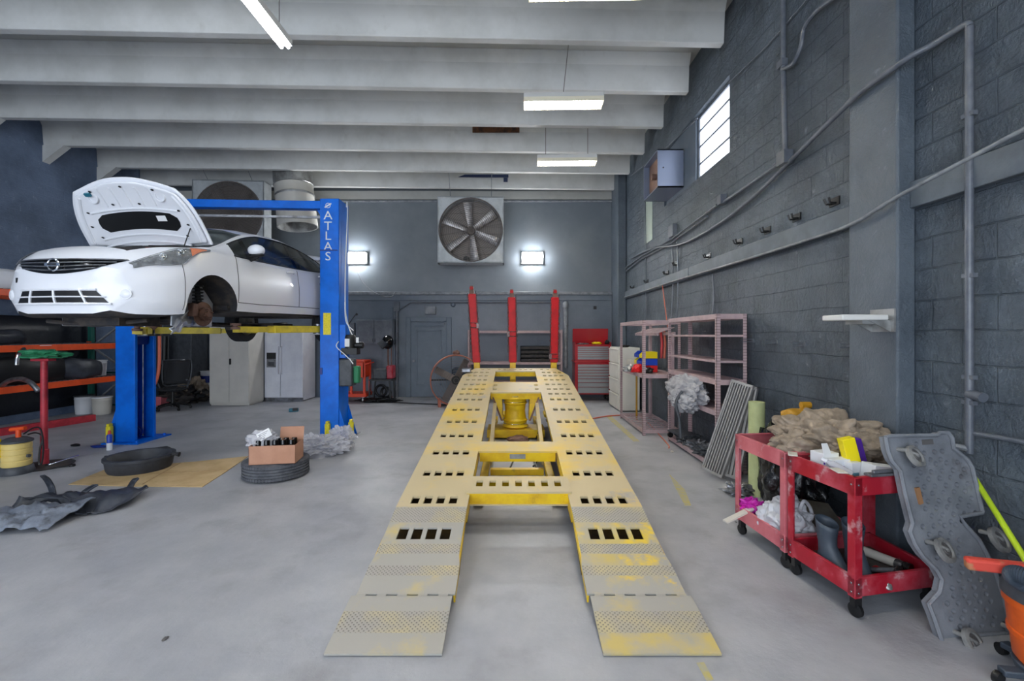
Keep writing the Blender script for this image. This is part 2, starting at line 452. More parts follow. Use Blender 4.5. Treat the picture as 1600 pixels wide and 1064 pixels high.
area('bay_fill_light', (-3.2, -3.3, 2.3), (R(90), 0, 0), 9.5, 4.2, 230, (.86, .92, 1))  # area light added behind the camera, standing in for an unseen open bay

# ---------------------------------------------------------------- the room
XL, XR, YB, ZC, YF = -9.05, 2.75, 11.75, 5.78, -3.2
b = MB(); b.box(XL-.3, XR+.3, YF-3, YB+.3, -.2, 0); struct(b, 'floor', 'concrete', smooth=0)
b = MB(); b.box(XL-.3, XR+.3, YF, YB+.3, ZC, ZC+.2); struct(b, 'ceiling', 'ceil', smooth=0)
OP0, OP1, OZ0, OZ1 = 5.77, 8.25, 3.92, 4.9
b = MB(); b.box(XR, XR+.25, YF, OP0, 0, ZC); b.box(XR, XR+.25, OP1, YB+.3, 0, ZC)
b.box(XR, XR+.25, OP0, OP1, 0, OZ0); b.box(XR, XR+.25, OP0, OP1, OZ1, ZC)
struct(b, 'wall_right', 'wall_r', smooth=0)
b = MB(); b.box(XL-.25, XL, YF, YB+.3, 0, ZC); struct(b, 'wall_left', 'wall_l', smooth=0)
b = MB(); b.box(XL, XR, YB, YB+.25, 0, ZC); struct(b, 'wall_back', 'wall_b', smooth=0)
b = MB(); b.box(XL, -8.2, YF-.25, YF, 0, ZC); b.box(1.8, XR, YF-.25, YF, 0, ZC); b.box(-8.2, 1.8, YF-.25, YF, 4.5, ZC)
struct(b, 'wall_front', 'wall_b', smooth=0)
# lower part of the back wall stands proud, with the door opening and a conduit-topped ledge
DX0, DX1, DZ = -2.61, -1.69, 1.93
b = MB(); b.box(XL, DX0, YB-.06, YB, 0, 2.58); b.box(DX1, 2.545, YB-.06, YB, 0, 2.58); b.box(DX0, DX1, YB-.06, YB, DZ, 2.58)
for x in (-7.1, -5.2, -3.35, -.55, .62, 1.62): b.box(x, x+.012, YB-.068, YB-.06, .1, 2.4)
b.box(-8.9, 2.5, YB-.075, YB-.06, 2.36, 2.39)
struct(b, 'wall_back_lower', 'wall_b_low', smooth=0)
b = MB(); b.box(XL, 2.545, YB-.14, YB, 2.62, 2.70); b.box(XL, 2.545, YB-.1, YB, 2.48, 2.62, 1)
struct(b, 'trim_1', ['pipe_lite', 'wall_b_low'], bevel=.008)
# seat of the roof units above the back wall
b = MB(); b.box(XL, 2.6, YB-.05, YB, 5.08, 5.3); b.box(XL, 2.6, YB-.07, YB, 5.02, 5.05, 1); struct(b, 'trim_2', ['ceil', 'pipe_lite'])
# corner column and near pilaster on the right wall
b = MB(); b.box(2.545, XR, 11.0, YB, 0, ZC); struct(b, 'trim_3', 'pilaster', bevel=.02)
b = MB(); b.box(2.62, XR, 3.1, 3.55, 0, ZC); struct(b, 'trim_4', 'pilaster', bevel=.015)
# timber band along the right wall
b = MB()
for y0, y1 in ((YF, 3.1), (3.55, 7.0), (7.03, 10.98)): b.box(XR-.045, XR, y0, y1, 2.46, 2.64)
struct(b, 'trim_5', 'band', bevel=.006)
# slab stems (double-tee roof)
tn = 6
for k in range(-7, 6):
    yr = 5.75+1.146*k
    if yr > 11.55: continue
    x0, x1 = XL, 2.65
    sk = .031*(x1-x0)
    b = MB()
    def prof(y): return [(y-.055, 5.25), (y+.055, 5.25), (y+.085, 5.62), (y+.17, ZC), (y-.17, ZC), (y-.085, 5.62)]
    A = [V((x0, p, z)) for p, z in prof(yr-sk)]; B = [V((x1, p, z)) for p, z in prof(yr)]
    b.add(A+B, [list(range(6))[::-1], [6+i for i in range(6)]]+[[i, (i+1) % 6, 6+(i+1) % 6, 6+i] for i in range(6)])
    struct(b, 'trim_%d' % tn, 'beam', smooth=0, bevel=.012); tn += 1
# haunches of the roof units on the left wall top
for k in range(0, 6):
    yr = 5.75+1.146*k-.031*11.7
    b = MB(); b.pris([(XL, yr-.07, 5.25), (XL, yr-.07, 4.93), (XL+.42, yr-.07, 5.25)], (0, .14, 0)); struct(b, 'trim_%d' % tn, 'beam', smooth=0); tn += 1
# rusty patch and blue paint on two stems
b = MB(); b.obox(W(775, 201, 8.93), (.92, .03, .15)); tag(b.build('rusty_plate', 'rust'), 'brown rusted plate fixed to the face of a white roof stem', 'plate')
b = MB(); b.obox(W(733, 275, 11.29), (1.95, .02, .07)); b.obox(W(790, 281, 11.28), (.1, .02, .1)); tag(b.build('blue_strip', 'navy'), 'dark blue strip along the roof stem above the bladed fan', 'strip')

# window in the right wall
b = MB()
xw = XR+.1
for y in (OP0, OP0+1.12): b.box(xw-.03, xw+.03, y, y+.05, OZ0, OZ1)
b.box(xw-.03, xw+.03, OP0, OP0+1.17, OZ0, OZ0+.04); b.box(xw-.03, xw+.03, OP0, OP0+1.17, OZ1-.04, OZ1)
for z in (4.18, 4.44, 4.68): b.box(xw-.02, xw+.02, OP0+.05, OP0+1.12, z-.012, z+.012)
wf = struct(b, 'window_1', 'pipe_grey')
b = MB(); b.box(xw-.004, xw+.004, OP0+.05, OP0+1.12, OZ0+.04, OZ1-.04)
g = b.build('window_pane', 'daylight', wf)
b = MB(); b.box(XR+.04, XR+.2, OP0+1.17, OP1, OZ0, OZ1); struct(b, 'trim_%d' % tn, 'door_grey'); tn += 1

# door in the back wall
b = MB()
y = YB-.06
b.box(DX0-.12, DX0, y-.035, YB, 0, DZ+.12); b.box(DX1, DX1+.12, y-.035, YB, 0, DZ+.12); b.box(DX0, DX1, y-.035, YB, DZ, DZ+.12)
b.box(DX0-.5, DX0-.46, y-.02, YB-.05, 0, 2.3)
df = struct(b, 'trim_%d' % tn, 'door_grey', bevel=.006); tn += 1
b = MB(); b.box(DX0, DX1, YB-.075, YB-.03, .01, DZ)
b.box(DX0+.14, DX0+.17, YB-.09, YB-.07, .3, 1.72); b.box(DX1-.17, DX1-.14, YB-.09, YB-.07, .3, 1.72)
b.box(DX0+.14, DX1-.14, YB-.09, YB-.07, 1.69, 1.72); b.box(DX0+.14, DX1-.14, YB-.09, YB-.07, .3, .33)
b.box(DX0+.1, DX1-.1, YB-.085, YB-.07, 1.8, 1.83)
dr = struct(b, 'door_1', 'door_grey', bevel=.004)
b = MB(); b.lathe([(.0, 0), (.03, 0), (.03, .01), (.012, .02), (.012, .05), (.028, .06), (.028, .085), (0, .09)], (DX0+.08, YB-.075, .93), (0, -1, 0)); b.build('door_knob', 'steel', dr)
b = MB(); b.box(DX1-.35, DX1-.05, YB-.14, YB-.075, 1.84, 1.9); b.bar((DX1-.2, YB-.14, 1.87), (DX1-.02, YB-.2, 1.95), .02, .01); b.build('door_closer', 'door_grey', dr)
b = MB(); c = W(675, 485, YB-.1); b.box(c.x-.17, c.x+.1, YB-.16, YB-.06, c.z-.1, c.z+.1); tag(b.build('exit_sign', 'pipe_lite', bevel=.01), 'grey painted-over sign box above the back door', 'sign')
b = MB(); c = W(708, 476, YB-.1); b.lathe([(.0, 0), (.06, 0), (.06, .03), (.03, .06), (0, .06)], (c.x, YB-.07, c.z), (0, -1, 0)); tag(b.build('alarm_bell', 'door_grey'), 'small round grey alarm on the wall right of the sign box', 'alarm')
b = MB(); c = W(929, 481, YB); b.box(c.x-.04, c.x+.04, YB-.068, YB-.055, c.z-.04, c.z+.04); tag(b.build('socket_plate', 'black'), 'small black square outlet high on the wall above the red tool chest', 'outlet')
# conduits on the back wall
b = MB(); x = W(620, 0, YB-.1).x
b.tube([(x, YB-.1, 0), (x, YB-.1, 2.45)], .045, 10); b.box(x-.07, x+.07, YB-.15, YB-.06, 2.2, 2.44)
b.tube([(x, YB-.1, 2.18), (x+.35, YB-.1, 2.42), (1.2, YB-.1, 2.42)], .018, 8)
tag(b.build('wall_conduit', 'pipe_grey'), 'grey vertical conduit with a top box between wall cabinet and door', 'pipe')
b = MB(); c = W(884, 0, YB-.15); b.tube([(c.x, YB-.13, .75), (c.x, YB-.13, 2.38)], .055, 12); b.lathe([(.0, 0), (.075, 0), (.075, .1), (.04, .15), (0, .15)], (c.x, YB-.13, 2.3), n=14)
tag(b.build('standpipe', 'pipe_lite'), 'pale grey upright pipe with a cap left of the red tool chest', 'pipe')
b = MB(); b.tube(catm([W(556, 418, YB-.1), W(566, 440, YB-.1), W(582, 455, YB-.13), W(600, 463, YB-.17), W(612, 463, YB-.17), W(617, 456, YB-.15)], 6), .012, 6)
tag(b.build('power_cord', 'pipe_lite'), 'thin white cord drooping from the left wall light to the ledge', 'cord')

# wall lights
for i, (px, lab) in enumerate(((832, 'square lit wall lamp on the back wall right of the bladed fan'), (556, 'square lit wall lamp on the back wall behind the blue post'))):
    c = W(px, 403, YB-.1)
    t = thing('wall_light', lab, 'wall light', (c.x, YB-.02, c.z-.15), 0)
    b = MB(); b.box(-.28, .28, -.08, .015, 0, .3); b.build('housing', 'lamp_white', t, bevel=.01)
    b = MB(); b.pris([(-.25, -.15, .02), (.25, -.15, .02), (.25, -.15, .27), (-.25, -.15, .27)], (0, .065, 0)); b.build('diffuser', 'pack_on', t)

# conduits and cables on the right wall
def wallpipe(name, pts, r, m, label, n=8, sm=1, extra=None):
    b = MB(); b.tube(catm(pts, 6) if sm else pts, r, n)
    if extra: extra(b)
    return tag(b.build(name, m), label, 'pipe')
X1 = XR-.05
def clamps(b):
    for z in (1.2, 1.35, 1.95, 2.9): b.obox((2.70, 2.69, z), (.03, .07, .025))
    b.tube([(2.70, 2.69, 1.25), (2.69, 2.6, 1.24)], .028, 10)
wallpipe('vertical_conduit', [(2.70, 2.69, .9), (2.70, 2.69, 3.42)], .021, 'pipe_grey', 'vertical grey conduit on the right wall nearest the camera', 10, 0, clamps)
wallpipe('overhead_conduit', [(2.70, 2.69, 3.42), (2.70, 2.72, 3.45), (2.68, 2.9, 3.45), (2.62, 2.97, 3.43), (2.585, 3.07, 3.41), (2.585, 3.4, 3.40), (2.60, 3.62, 3.37), RW(1240, 246, 2.70), RW(1180, 305, 2.71), RW(1120, 352, 2.71), RW(1065, 381, 2.71), RW(1020, 388, 2.71), RW(985, 404, 2.71)], .02, 'pipe_grey', 'long grey conduit bending off the vertical one and sagging along the right wall', 10)
wallpipe('lower_conduit', [RW(1680, 160, 2.59), RW(1410, 303, 2.59), RW(1335, 348, 2.59), RW(1270, 372, 2.66), RW(1150, 410, 2.68), RW(1050, 440, 2.68), RW(1000, 457, 2.68), (2.68, 10.9, 2.5)], .013, 'pipe_lite', 'light grey conduit running over the timber band of the right wall', 10)
wallpipe('short_side_pipe', [(2.71, 2.69, 1.02), (2.71, 2.2, 1.04)], .014, 'pipe_grey', 'short grey horizontal pipe on the right wall above the green pole', 8, 0)
wallpipe('elbow_pipe', [(2.70, 2.69, .92), (2.66, 2.72, .93), (2.56, 2.8, .93)], .018, 'pipe_lite', 'grey elbow pipe behind the top of the plastic creeper', 8)
wallpipe('drop_conduit', [RW(1224, -60, 2.70), RW(1224, 110, 2.70), RW(1227, 250, 2.70)], .026, 'pipe_grey', 'vertical dark conduit dropping from the ceiling to a box on the right wall', 10, 0, lambda b: (b.obox(RW(1226, 247, 2.69), (.09, .13, .13)), b.obox(RW(1222, 100, 2.7), (.06, .1, .07))))
wallpipe('curved_conduit', [RW(1222, 108, 2.69), RW(1240, 98, 2.69), RW(1252, 70, 2.69), RW(1256, 45, 2.69), RW(1275, 18, 2.69), RW(1305, -5, 2.69), RW(1340, -30, 2.69)], .02, 'pipe_grey', 'curved dark conduit climbing toward the ceiling at the top of the right wall')
wallpipe('box_conduit', [RW(1216, 256, 2.70), RW(1175, 285, 2.70), RW(1130, 316, 2.70), RW(1130, 312, 2.70)], .02, 'pipe_grey', 'straight conduit sloping from the wall box to a smaller junction', 8, 0, lambda b: b.obox(RW(1128, 312, 2.69), (.08, .1, .12)))
for i, (a, c, lab) in enumerate((((1120, 320), (962, 418), 'upper of two thin conduits fanning toward the far corner'), ((1105, 338), (962, 424), 'lower of two thin conduits fanning toward the far corner'))):
    wallpipe('thin_conduit', [RW(a[0], a[1], 2.71), RW(1050, 373+i*6, 2.71), RW(1000, 402+i*4, 2.71), V((2.71, 10.9, W(c[0], c[1], 10.9).z))], .016, 'pipe_grey', lab, 8, 0)
wallpipe('ceiling_cable', [RW(1260, 0, 2.72), RW(1200, 70, 2.72), RW(1140, 128, 2.72)], .008, 'pipe_grey', 'thin cable rising along the right wall right of the window', 6, 0)
wallpipe('rear_cable', [RW(1090, 185, 2.68), RW(1040, 232, 2.68), RW(985, 275, 2.68)], .012, 'pipe_grey', 'thin cable from the window to the far corner under the roof stems', 6, 0)
for px, y0, y1, lab in ((1008, 305, 560, 'thin cable hanging on the far right wall behind the far rack'), (1050, 380, 500, 'dark cable dropping above the near edge of the far rack'), (1058, 378, 505, 'second dark cable dropping beside the wall box'), (1113, 428, 500, 'dark cable dropping from the timber band above the near rack')):
    a = RW(px, y0, 2.71)
    wallpipe('hanging_cable', [a, V((2.715, a.y-.03, (a.z+RW(px, y1, 2.71).z)/2)), V((2.70, a.y, RW(px, y1, 2.71).z))], .011, 'pipe_grey', lab, 6)
wallpipe('red_cable', [RW(1035, 445, 2.69), RW(1038, 470, 2.69), RW(1044, 520, 2.69), RW(1047, 560, 2.69)], .008, 'orange_hose', 'thin reddish cable hanging on the right wall between the two racks', 6)
b = MB(); c = RW(1051, 361, 2.71); b.obox(c, (.08, .22, .2)); tag(b.build('junction_box', 'pipe_grey', bevel=.005), 'small grey junction box where the far conduits meet', 'electrical box')
# forked hooks along the wall
hk = [(1305, 318), (1246, 342), (1200, 362), (1157, 380), (1108, 402), (1058, 414), (1043, 428), (1012, 441), (990, 450)]
for i, (px, py) in enumerate(hk):
    c = RW(px, py, XR)
    b = MB(); b.box(c.x-.012, c.x, c.y-.06, c.y+.06, c.z-.02, c.z+.05)
    for dy in (-.025, .025): b.tube([c+V((0, dy, 0)), c+V((-.06, dy, .0)), c+V((-.075, dy*1.2, .045))], .009, 6)
    tag(b.build('wall_hook', 'black'), 'black forked hook above the timber band of the right wall', 'hook', 'forked hooks above the timber band')
for i, (px, py) in enumerate([(1175, 532), (1212, 534), (1255, 538), (1331, 540)]):
    c = RW(px, py, XR)
    b = MB(); b.box(c.x-.01, c.x, c.y-.05, c.y+.05, c.z-.02, c.z+.02)
    for dz in (-.015, .015): b.bar(c+V((0, 0, dz)), c+V((-.13, -.03, dz)), .03, .008)
    tag(b.build('wall_prong', 'pipe_grey'), 'small double prong sticking out of the right wall below the band', 'hook', 'double prongs on the lower right wall')
b = MB(); p = RW(1015, 345, XR-.004); b.box(XR-.006, XR, 8.95, 9.45, W(0, 378, 9.2).z, W(0, 308, 9.2).z); tag(b.build('pale_panel', 'pale'), 'narrow pale panel on the right wall under the metal box', 'panel')
# metal box in the wall opening
t = thing('wall_box', 'grey-blue metal box projecting from the right wall beside the window', 'metal box', (2.36, 7.4, 4.0), 0)
b = MB(); b.box(0, .42, 0, .02, 0, .62); b.box(.0, .42, .78, .8, 0, .62); b.box(0, .42, 0, .8, 0, .02); b.box(0, .42, 0, .8, .6, .62); b.build('casing', 'box_blue', t)
b = MB(); b.box(.10, .12, .02, .78, .02, .6); b.build('inner_panel', 'rusty', t)
b = MB(); b.lathe([(0, 0), (.05, 0), (.05, .08), (0, .08)], (.1, .4, .3), (-1, 0, 0), 16); b.build('knob', 'rusty', t)
b = MB(); b.lathe([(0, 0), (.012, 0), (.012, .004), (0, .004)], (.09, 0, .32), (0, -1, 0), 10); b.build('lock', 'black', t)
# slab lamp on the pilaster
t = thing('pilaster_lamp', 'white flat unlit wall lamp sticking out of the near pilaster', 'wall light', (2.62, 3.22, 1.62), 0)
b = MB(); b.box(-.35, -.03, -.09, .12, .08, .12); b.build('lamp_slab', 'lamp_white', t, bevel=.008)
b = MB(); b.box(-.012, 0, -.11, .1, 0, .16)
b.pris([(-.012, -.08, .07), (-.16, -.08, .08), (-.012, -.08, .0)], (0, .008, 0)); b.pris([(-.012, .08, .07), (-.16, .08, .08), (-.012, .08, .0)], (0, .008, 0))
b.box(-.2, -.012, -.07, .09, .055, .08); b.build('bracket', 'galv', t)

# hanging louvred fluorescent fixtures
def louvre(c, lab, wires, tilt=0, L=1.12):
    t = thing('hanging_light', lab, 'ceiling light', c, tilt, 'louvred lights hanging from the roof')
    b = MB(); b.pris([(-L/2, -.13, 0), (-L/2, .13, 0), (-L/2, .09, .09), (-L/2, -.09, .09)], (L, 0, 0)); b.build('housing', 'lamp_white', t)
    b = MB()
    for y in (-.07, 0, .07): b.tube([(-L/2+.04, y, -.012), (L/2-.04, y, -.012)], .016, 8)
    b.build('tube', 'lamp_on', t)
    b = MB()
    for y in (-.13, -.045, .045, .125): b.box(-L/2, L/2, y, y+.006, -.055, .01)
    n = 22
    for i in range(n+1):
        x = -L/2+L*i/n; b.box(x-.003, x+.003, -.13, .13, -.055, -.03)
    b.build('louver', 'louver', t)
    b = MB()
    for x0, x1, z in wires: b.tube([(x0, 0, .09), (x1, 0, z)], .006, 6)
    b.build('hanger', 'fan_wire', t)
    return t
louvre((.72, 6.5, 4.93), 'lit louvred fixture hanging on a long wire, middle of the row', [(.0, .08, .84)], R(-1.5))
louvre((1.03, 8.68, 4.92), 'lit louvred fixture farthest from the camera, over the rack', [(-.4, -.4, .85), (.4, .4, .85)], R(-1.5))
louvre((.72, 4.42, 4.99), 'lit louvred fixture cut by the top edge of the picture', [(.4, .42, .84), (-.4, -.4, .84)], R(-1.5))
louvre((.6, 1.2, 4.93), 'added unseen lit louvred fixture above the camera', [(.4, .42, .84), (-.4, -.4, .84)])  # out of view, added to light the near part of the shop
t = thing('strip_light', 'lit twin tube strip hanging above the white car', 'ceiling light', (-2.36, 4.2, 4.58), 0)
b = MB(); b.box(-.06, .06, -1.2, .55, .03, .1); b.build('housing', 'lamp_white', t)
for x in (-.035, .035):
    b = MB(); b.tube([(x, -1.17, .0), (x, .52, .0)], .016, 8); b.build('tube', 'tube_on', t)
b = MB()
for y in (-.9, .4): b.tube([(0, y, .1), (0, y, 1.2)], .004, 6)
b.build('hanger', 'fan_wire', t)
louvre((-3.2, .6, 4.93), 'added unseen lit louvred fixture behind the camera, left of centre', [(.4, .42, .84), (-.4, -.4, .84)])  # extra fixture out of view, added for more light
t2 = copy_tree(t); t2.location = (-6.0, 2.2, 4.58); t2['label'] = 'unseen lit twin tube strip added high over the front left of the shop'  # copied strip out of view, added as an extra light

# big fans
def big_fan(c, lab, S, blades, rz, seed, dense):
    t = thing('drum_fan', lab, 'fan', c, rz, None)
    h = S/2; d = .38
    b = MB()
    for a in range(4):
        m4 = Matrix.Translation((0, 0, h)) @ Matrix.Rotation(a*PI/2, 4, 'Y')
        o = len(b.v); b.box(-h, h, 0, d, h-.03, h); b.xf(m4, o)
    # front plate with round opening
    n = 48; vs = []; fs = []
    for i in range(n):
        a = 2*PI*i/n; ca, sa = math.cos(a), math.sin(a); k = h/max(abs(ca), abs(sa)); r = h*.955
        vs += [(ca*k, 0, h+sa*k), (ca*r, 0.0, h+sa*r), (ca*r, d*.7, h+sa*r)]
    for i in range(n):
        j = (i+1) % n; fs += [(3*i, 3*j, 3*j+1, 3*i+1), (3*i+1, 3*j+1, 3*j+2, 3*i+2)]
    b.add(vs, fs); b.build('frame', 'fan_frame', t, smooth=25)
    b = MB(); b.lathe([(0, 0), (.09, 0), (.09, .12), (0, .12)], (0, .12, h), (0, 1, 0), 16); b.build('hub', 'fan_wire', t)
    for i in range(blades):
        a = 2*PI*i/blades+seed; b = MB(); o = 0
        pts = []
        for k in range(6):
            r = .1+(h*.9-.1)*k/5; wd = .075+.035*k/5; tw = R(38-18*k/5)
            for sgn in (-1, 1): pts.append(V((sgn*wd*math.cos(tw), .16+sgn*wd*math.sin(tw), r)))
        b.add(pts, [(2*k, 2*k+1, 2*k+3, 2*k+2) for k in range(5)]); b.xf(Matrix.Translation((0, 0, h)) @ Matrix.Rotation(a, 4, 'Y'))
        ob = b.build('blade', 'fan_back' if dense else 'fan_blade', t); sd = ob.modifiers.new('s', 'SOLIDIFY'); sd.thickness = .006
    b = MB()
    nr = 30 if dense else 17
    for i in range(nr): b.ring((0, .012, h), (0, 1, 0), h*.95*(i+1)/nr, .0075 if dense else .0042, 44, 4)
    for i in range(36 if dense else 10): a = 2*PI*i/(36 if dense else 10)+.2; b.tube([(0, .018, h), (math.cos(a)*h*.95, .018, h+math.sin(a)*h*.95)], .004, 4)
    b.build('wire_guard', 'fan_wire', t)
    b = MB(); b.ring((0, .0, h), (0, 1, 0), h*.955, .014, 48, 6); b.build('ring', 'fan_wire', t)
    b = MB(); b.lathe([(0, 0), (.08, 0), (.08, .16), (0, .16)], (-.12, .2, .12), (0, 1, 0), 14); b.box(-.13, -.1, .2, .3, 0, .1); b.build('motor', 'black', t)
    b = MB()
    for s_ in (-.62, .62): b.tube([(s_*h, .1, S), (s_*h+.02, -.45, S+.45)], .007, 6)
    b.build('hanger', 'pipe_lite', t)
    b = MB(); b.box(-h*.98, h*.98, d-.02, d-.01, .02, S-.02)  # grey slatted backing, added to lighten the inside of the fan
    for k in range(9): b.box(-h*.96, h*.96, d-.05, d-.02, .1+k*S/9.5, .12+k*S/9.5)
    b.build('backing_plate', 'fan_back', t)
    return t
big_fan((-1.01, 10.95, 3.33), 'large six-bladed square fan hung against the back wall', 1.6, 6, R(1.5), -.13, False)
big_fan((-6.72, 10.75, 3.62), 'large square fan with dense mesh guard hung behind the blue crossbeam', 1.64, 6, R(4), .5, True)
# duct
b = MB(); ax = V((.11, -.03, -1)).normalized(); top = V((-5.2, 10.68, 5.78))
b.lathe([(.42, 0), (.425, .25), (.43, .66), (.44, .7), (.42, .71), (.42, .92), (.435, .93), (.435, .96), (.42, .97), (.44, 1.68), (.415, 1.68), (.40, .1)], top, ax, 32, ms=[0, 0, 0, 0, 1, 0, 0, 0, 1, 0, 0, 0])
tag(b.build('exhaust_duct', ['galv', 'locker'], smooth=60), 'wide round metal duct hanging open-ended from the roof behind the lift', 'duct')
# ---------------------------------------------------------------- white hatchback on the lift
KEYS = [  # y, zb, wb, wm, wt, zt, wr, zr, zc
 (0.00, .22, .46, .60, .52, .62, .30, .66, .675),
 (0.08, .19, .60, .70, .62, .70, .40, .755, .775),
 (0.20, .19, .70, .775, .70, .775, .45, .84, .86),
 (0.40, .20, .78, .825, .762, .855, .50, .91, .935),
 (0.65, .23, .82, .845, .785, .90, .58, .955, .98),
 (0.95, .26, .825, .848, .795, .93, .70, .98, 1.01),
 (1.10, .27, .825, .848, .80, .925, .70, 1.03, 1.10),
 (1.35, .27, .825, .848, .805, .92, .665, 1.145, 1.245),
 (1.60, .27, .825, .848, .805, .92, .63, 1.245, 1.355),
 (1.90, .28, .825, .848, .805, .925, .60, 1.315, 1.41),
 (2.40, .29, .825, .85, .805, .94, .585, 1.345, 1.435),
 (2.90, .30, .825, .85, .80, .97, .575, 1.31, 1.41),
 (3.40, .30, .82, .848, .78, 1.01, .56, 1.23, 1.35),
 (3.70, .30, .79, .83, .75, 1.01, .55, 1.14, 1.25),
 (3.95, .32, .72, .79, .70, .95, .54, 1.02, 1.06),
 (4.10, .36, .60, .68, .60, .78, .45, .82, .84)]
def key(y):
    y = max(0, min(4.10, y))
    for i in range(len(KEYS)-1):
        if y <= KEYS[i+1][0]: break
    a, c = KEYS[i], KEYS[i+1]; h = c[0]-a[0]; t = (y-a[0])/h
    def sl(j, k):
        if j <= 0: return (KEYS[1][k]-KEYS[0][k])/(KEYS[1][0]-KEYS[0][0])
        if j >= len(KEYS)-1: return (KEYS[-1][k]-KEYS[-2][k])/(KEYS[-1][0]-KEYS[-2][0])
        d0 = (KEYS[j][k]-KEYS[j-1][k])/(KEYS[j][0]-KEYS[j-1][0]); d1 = (KEYS[j+1][k]-KEYS[j][k])/(KEYS[j+1][0]-KEYS[j][0])
        return 0 if d0*d1 <= 0 else 2*d0*d1/(d0+d1)
    out = []
    for k in range(1, 9):
        m0, m1 = sl(i, k), sl(i+1, k); p0, p1 = a[k], c[k]
        out.append((2*t**3-3*t**2+1)*p0+(t**3-2*t**2+t)*h*m0+(-2*t**3+3*t**2)*p1+(t**3-t**2)*h*m1)
    return out
def section(y):
    zb, wb, wm, wt, zt, wr, zr, zc = key(y)
    P = [(0, zb), (wb*.7, zb), (wb, zb+.03), (wm-.006, zb+.13), (wm, zb+(zt-zb)*.42), (wm-.004, zb+(zt-zb)*.62),
         (wt+.022+.3*(wm-wt-.022), zt-.14*min(1, (zt-zb)/.6)), (wt+.012, zt-.03), (wt, zt)]
    bu = .012 if y > 1.1 else .004
    for k in (1, 2): t = k/3; P.append((wt+(wr-wt)*t+bu, zt+(zr-zt)*t))
    P.append((wr, zr))
    for t in (.16, .42, .72): P.append((wr*(1-t), zr+(zc-zr)*(1-(1-t)**2)))
    P.append((0, zc)); return P
def shift(x, y, z):
    f = max(0, 1-y/.55)
    y2 = y+.13*(abs(x)/.65)**2.3*f
    y2 -= .03*math.exp(-((z-.45)/.10)**2)*max(0, 1-y/.12)*max(0, 1-abs(x)/.75)
    return V((x, y2, z))
def surf(y, s, side=1, off=0):
    P = section(y); i = min(14, int(s)); t = s-i
    def g(k): return V(P[max(0, min(15, k))]+(0,))
    if i < 2: q = g(i).lerp(g(i+1), t)
    else:
        p0, p1, p2, p3 = (g(i-1) if i > 2 else g(i)), g(i), g(i+1), g(i+2)
        q = .5*((2*p1)+(p2-p0)*t+(2*p0-5*p1+4*p2-p3)*t*t+(3*p1-p0-3*p2+p3)*t**3)
    p = shift(q.x, y, q.y)
    if off:
        n = normal(y, s); p = p+n*off
    return V((p.x*side, p.y, p.z))
def normal(y, s):
    a = surf(min(y+.02, 4.1), s)-surf(max(y-.02, 0), s); c = surf(y, min(s+.1, 14.9))-surf(y, max(s-.1, 0))
    n = c.cross(a)
    if n.length < 1e-9: return V((0, -1, 0))
    n.normalize()
    if n.x < 0 and s < 11: n = -n
    if s >= 11 and n.z < 0: n = -n
    return n
ys = [0, .012, .03, .055, .08, .11, .14, .17, .2, .25, .3, .35, .4, .46, .52, .58, .64, .7, .76, .82, .88, .95, 1.0, 1.05, 1.1, 1.16, 1.21, 1.28, 1.35, 1.42, 1.5, 1.55, 1.6, 1.68, 1.76, 1.84, 1.92, 2.02, 2.12, 2.22, 2.32, 2.42, 2.45, 2.5, 2.55, 2.65, 2.75, 2.85, 2.95, 3.05, 3.12, 3.2, 3.26, 3.32, 3.4, 3.48, 3.54, 3.62, 3.7, 3.78, 3.86, 3.94, 4.02, 4.07, 4.10]
SS = [0, .5, 1, 1.5, 2, 2.25, 2.5, 2.75, 3, 3.33, 3.67, 4, 4.33, 4.67, 5, 5.33, 5.67, 6, 6.33, 6.67, 7, 7.33, 7.67, 8, 8.25, 8.6, 9, 9.5, 10, 10.4, 10.75, 11, 11.4, 11.8, 12.2, 12.6, 13, 13.4, 13.8, 14.2, 14.6, 15]
def cat_(y, s, side):
    q = 0
    if s < 2.1: return 2
    if .95 < y < 1.62 and s > 11.35+max(0, (1.0-y))*3: return 3                      # windscreen
    if 1.0 < y < 3.6 and 8.2 < s < 10.8:
        zt, zr = key(y)[4], key(y)[6]
        if 1.52 < y < 2.43: return 4
        if 2.52 < y < 3.21: return 5
        if 1.24 < y < 1.45 or 3.28 < y < 3.56: return 6
        if y > 1.2: return 1
    if y < .42 and s < 8.1: return 7                                                  # bumper
    if 1.21 < y < 2.45 and 3.0 < s < 8.2: return 8
    if 2.45 < y < 3.40 and 3.0 < s < 8.2 and (y < 3.05 or s > 6): return 9
    if 3.5 < y < 3.86 and s > 12: return 10
    return 0
b = MB(); nS = len(SS); nY = len(ys)
half = [[surf(y, s) for s in SS] for y in ys]
ids = {}
def vid(i, j, sd):
    if j in (0, nS-1): sd = 1
    k = (i, j, sd)
    if k not in ids:
        p = half[i][j]; b.v.append(V((p.x*sd if j not in (0, nS-1) else 0, p.y, p.z))); ids[k] = len(b.v)-1
    return ids[k]
for i in range(nY-1):
    for j in range(nS-1):
        for sd in (1, -1):
            f = [vid(i, j, sd), vid(i+1, j, sd), vid(i+1, j+1, sd), vid(i, j+1, sd)]
            if sd < 0: f = f[::-1]
            b.f.append(f); b.m.append(cat_((ys[i]+ys[i+1])/2, (SS[j]+SS[j+1])/2, sd))
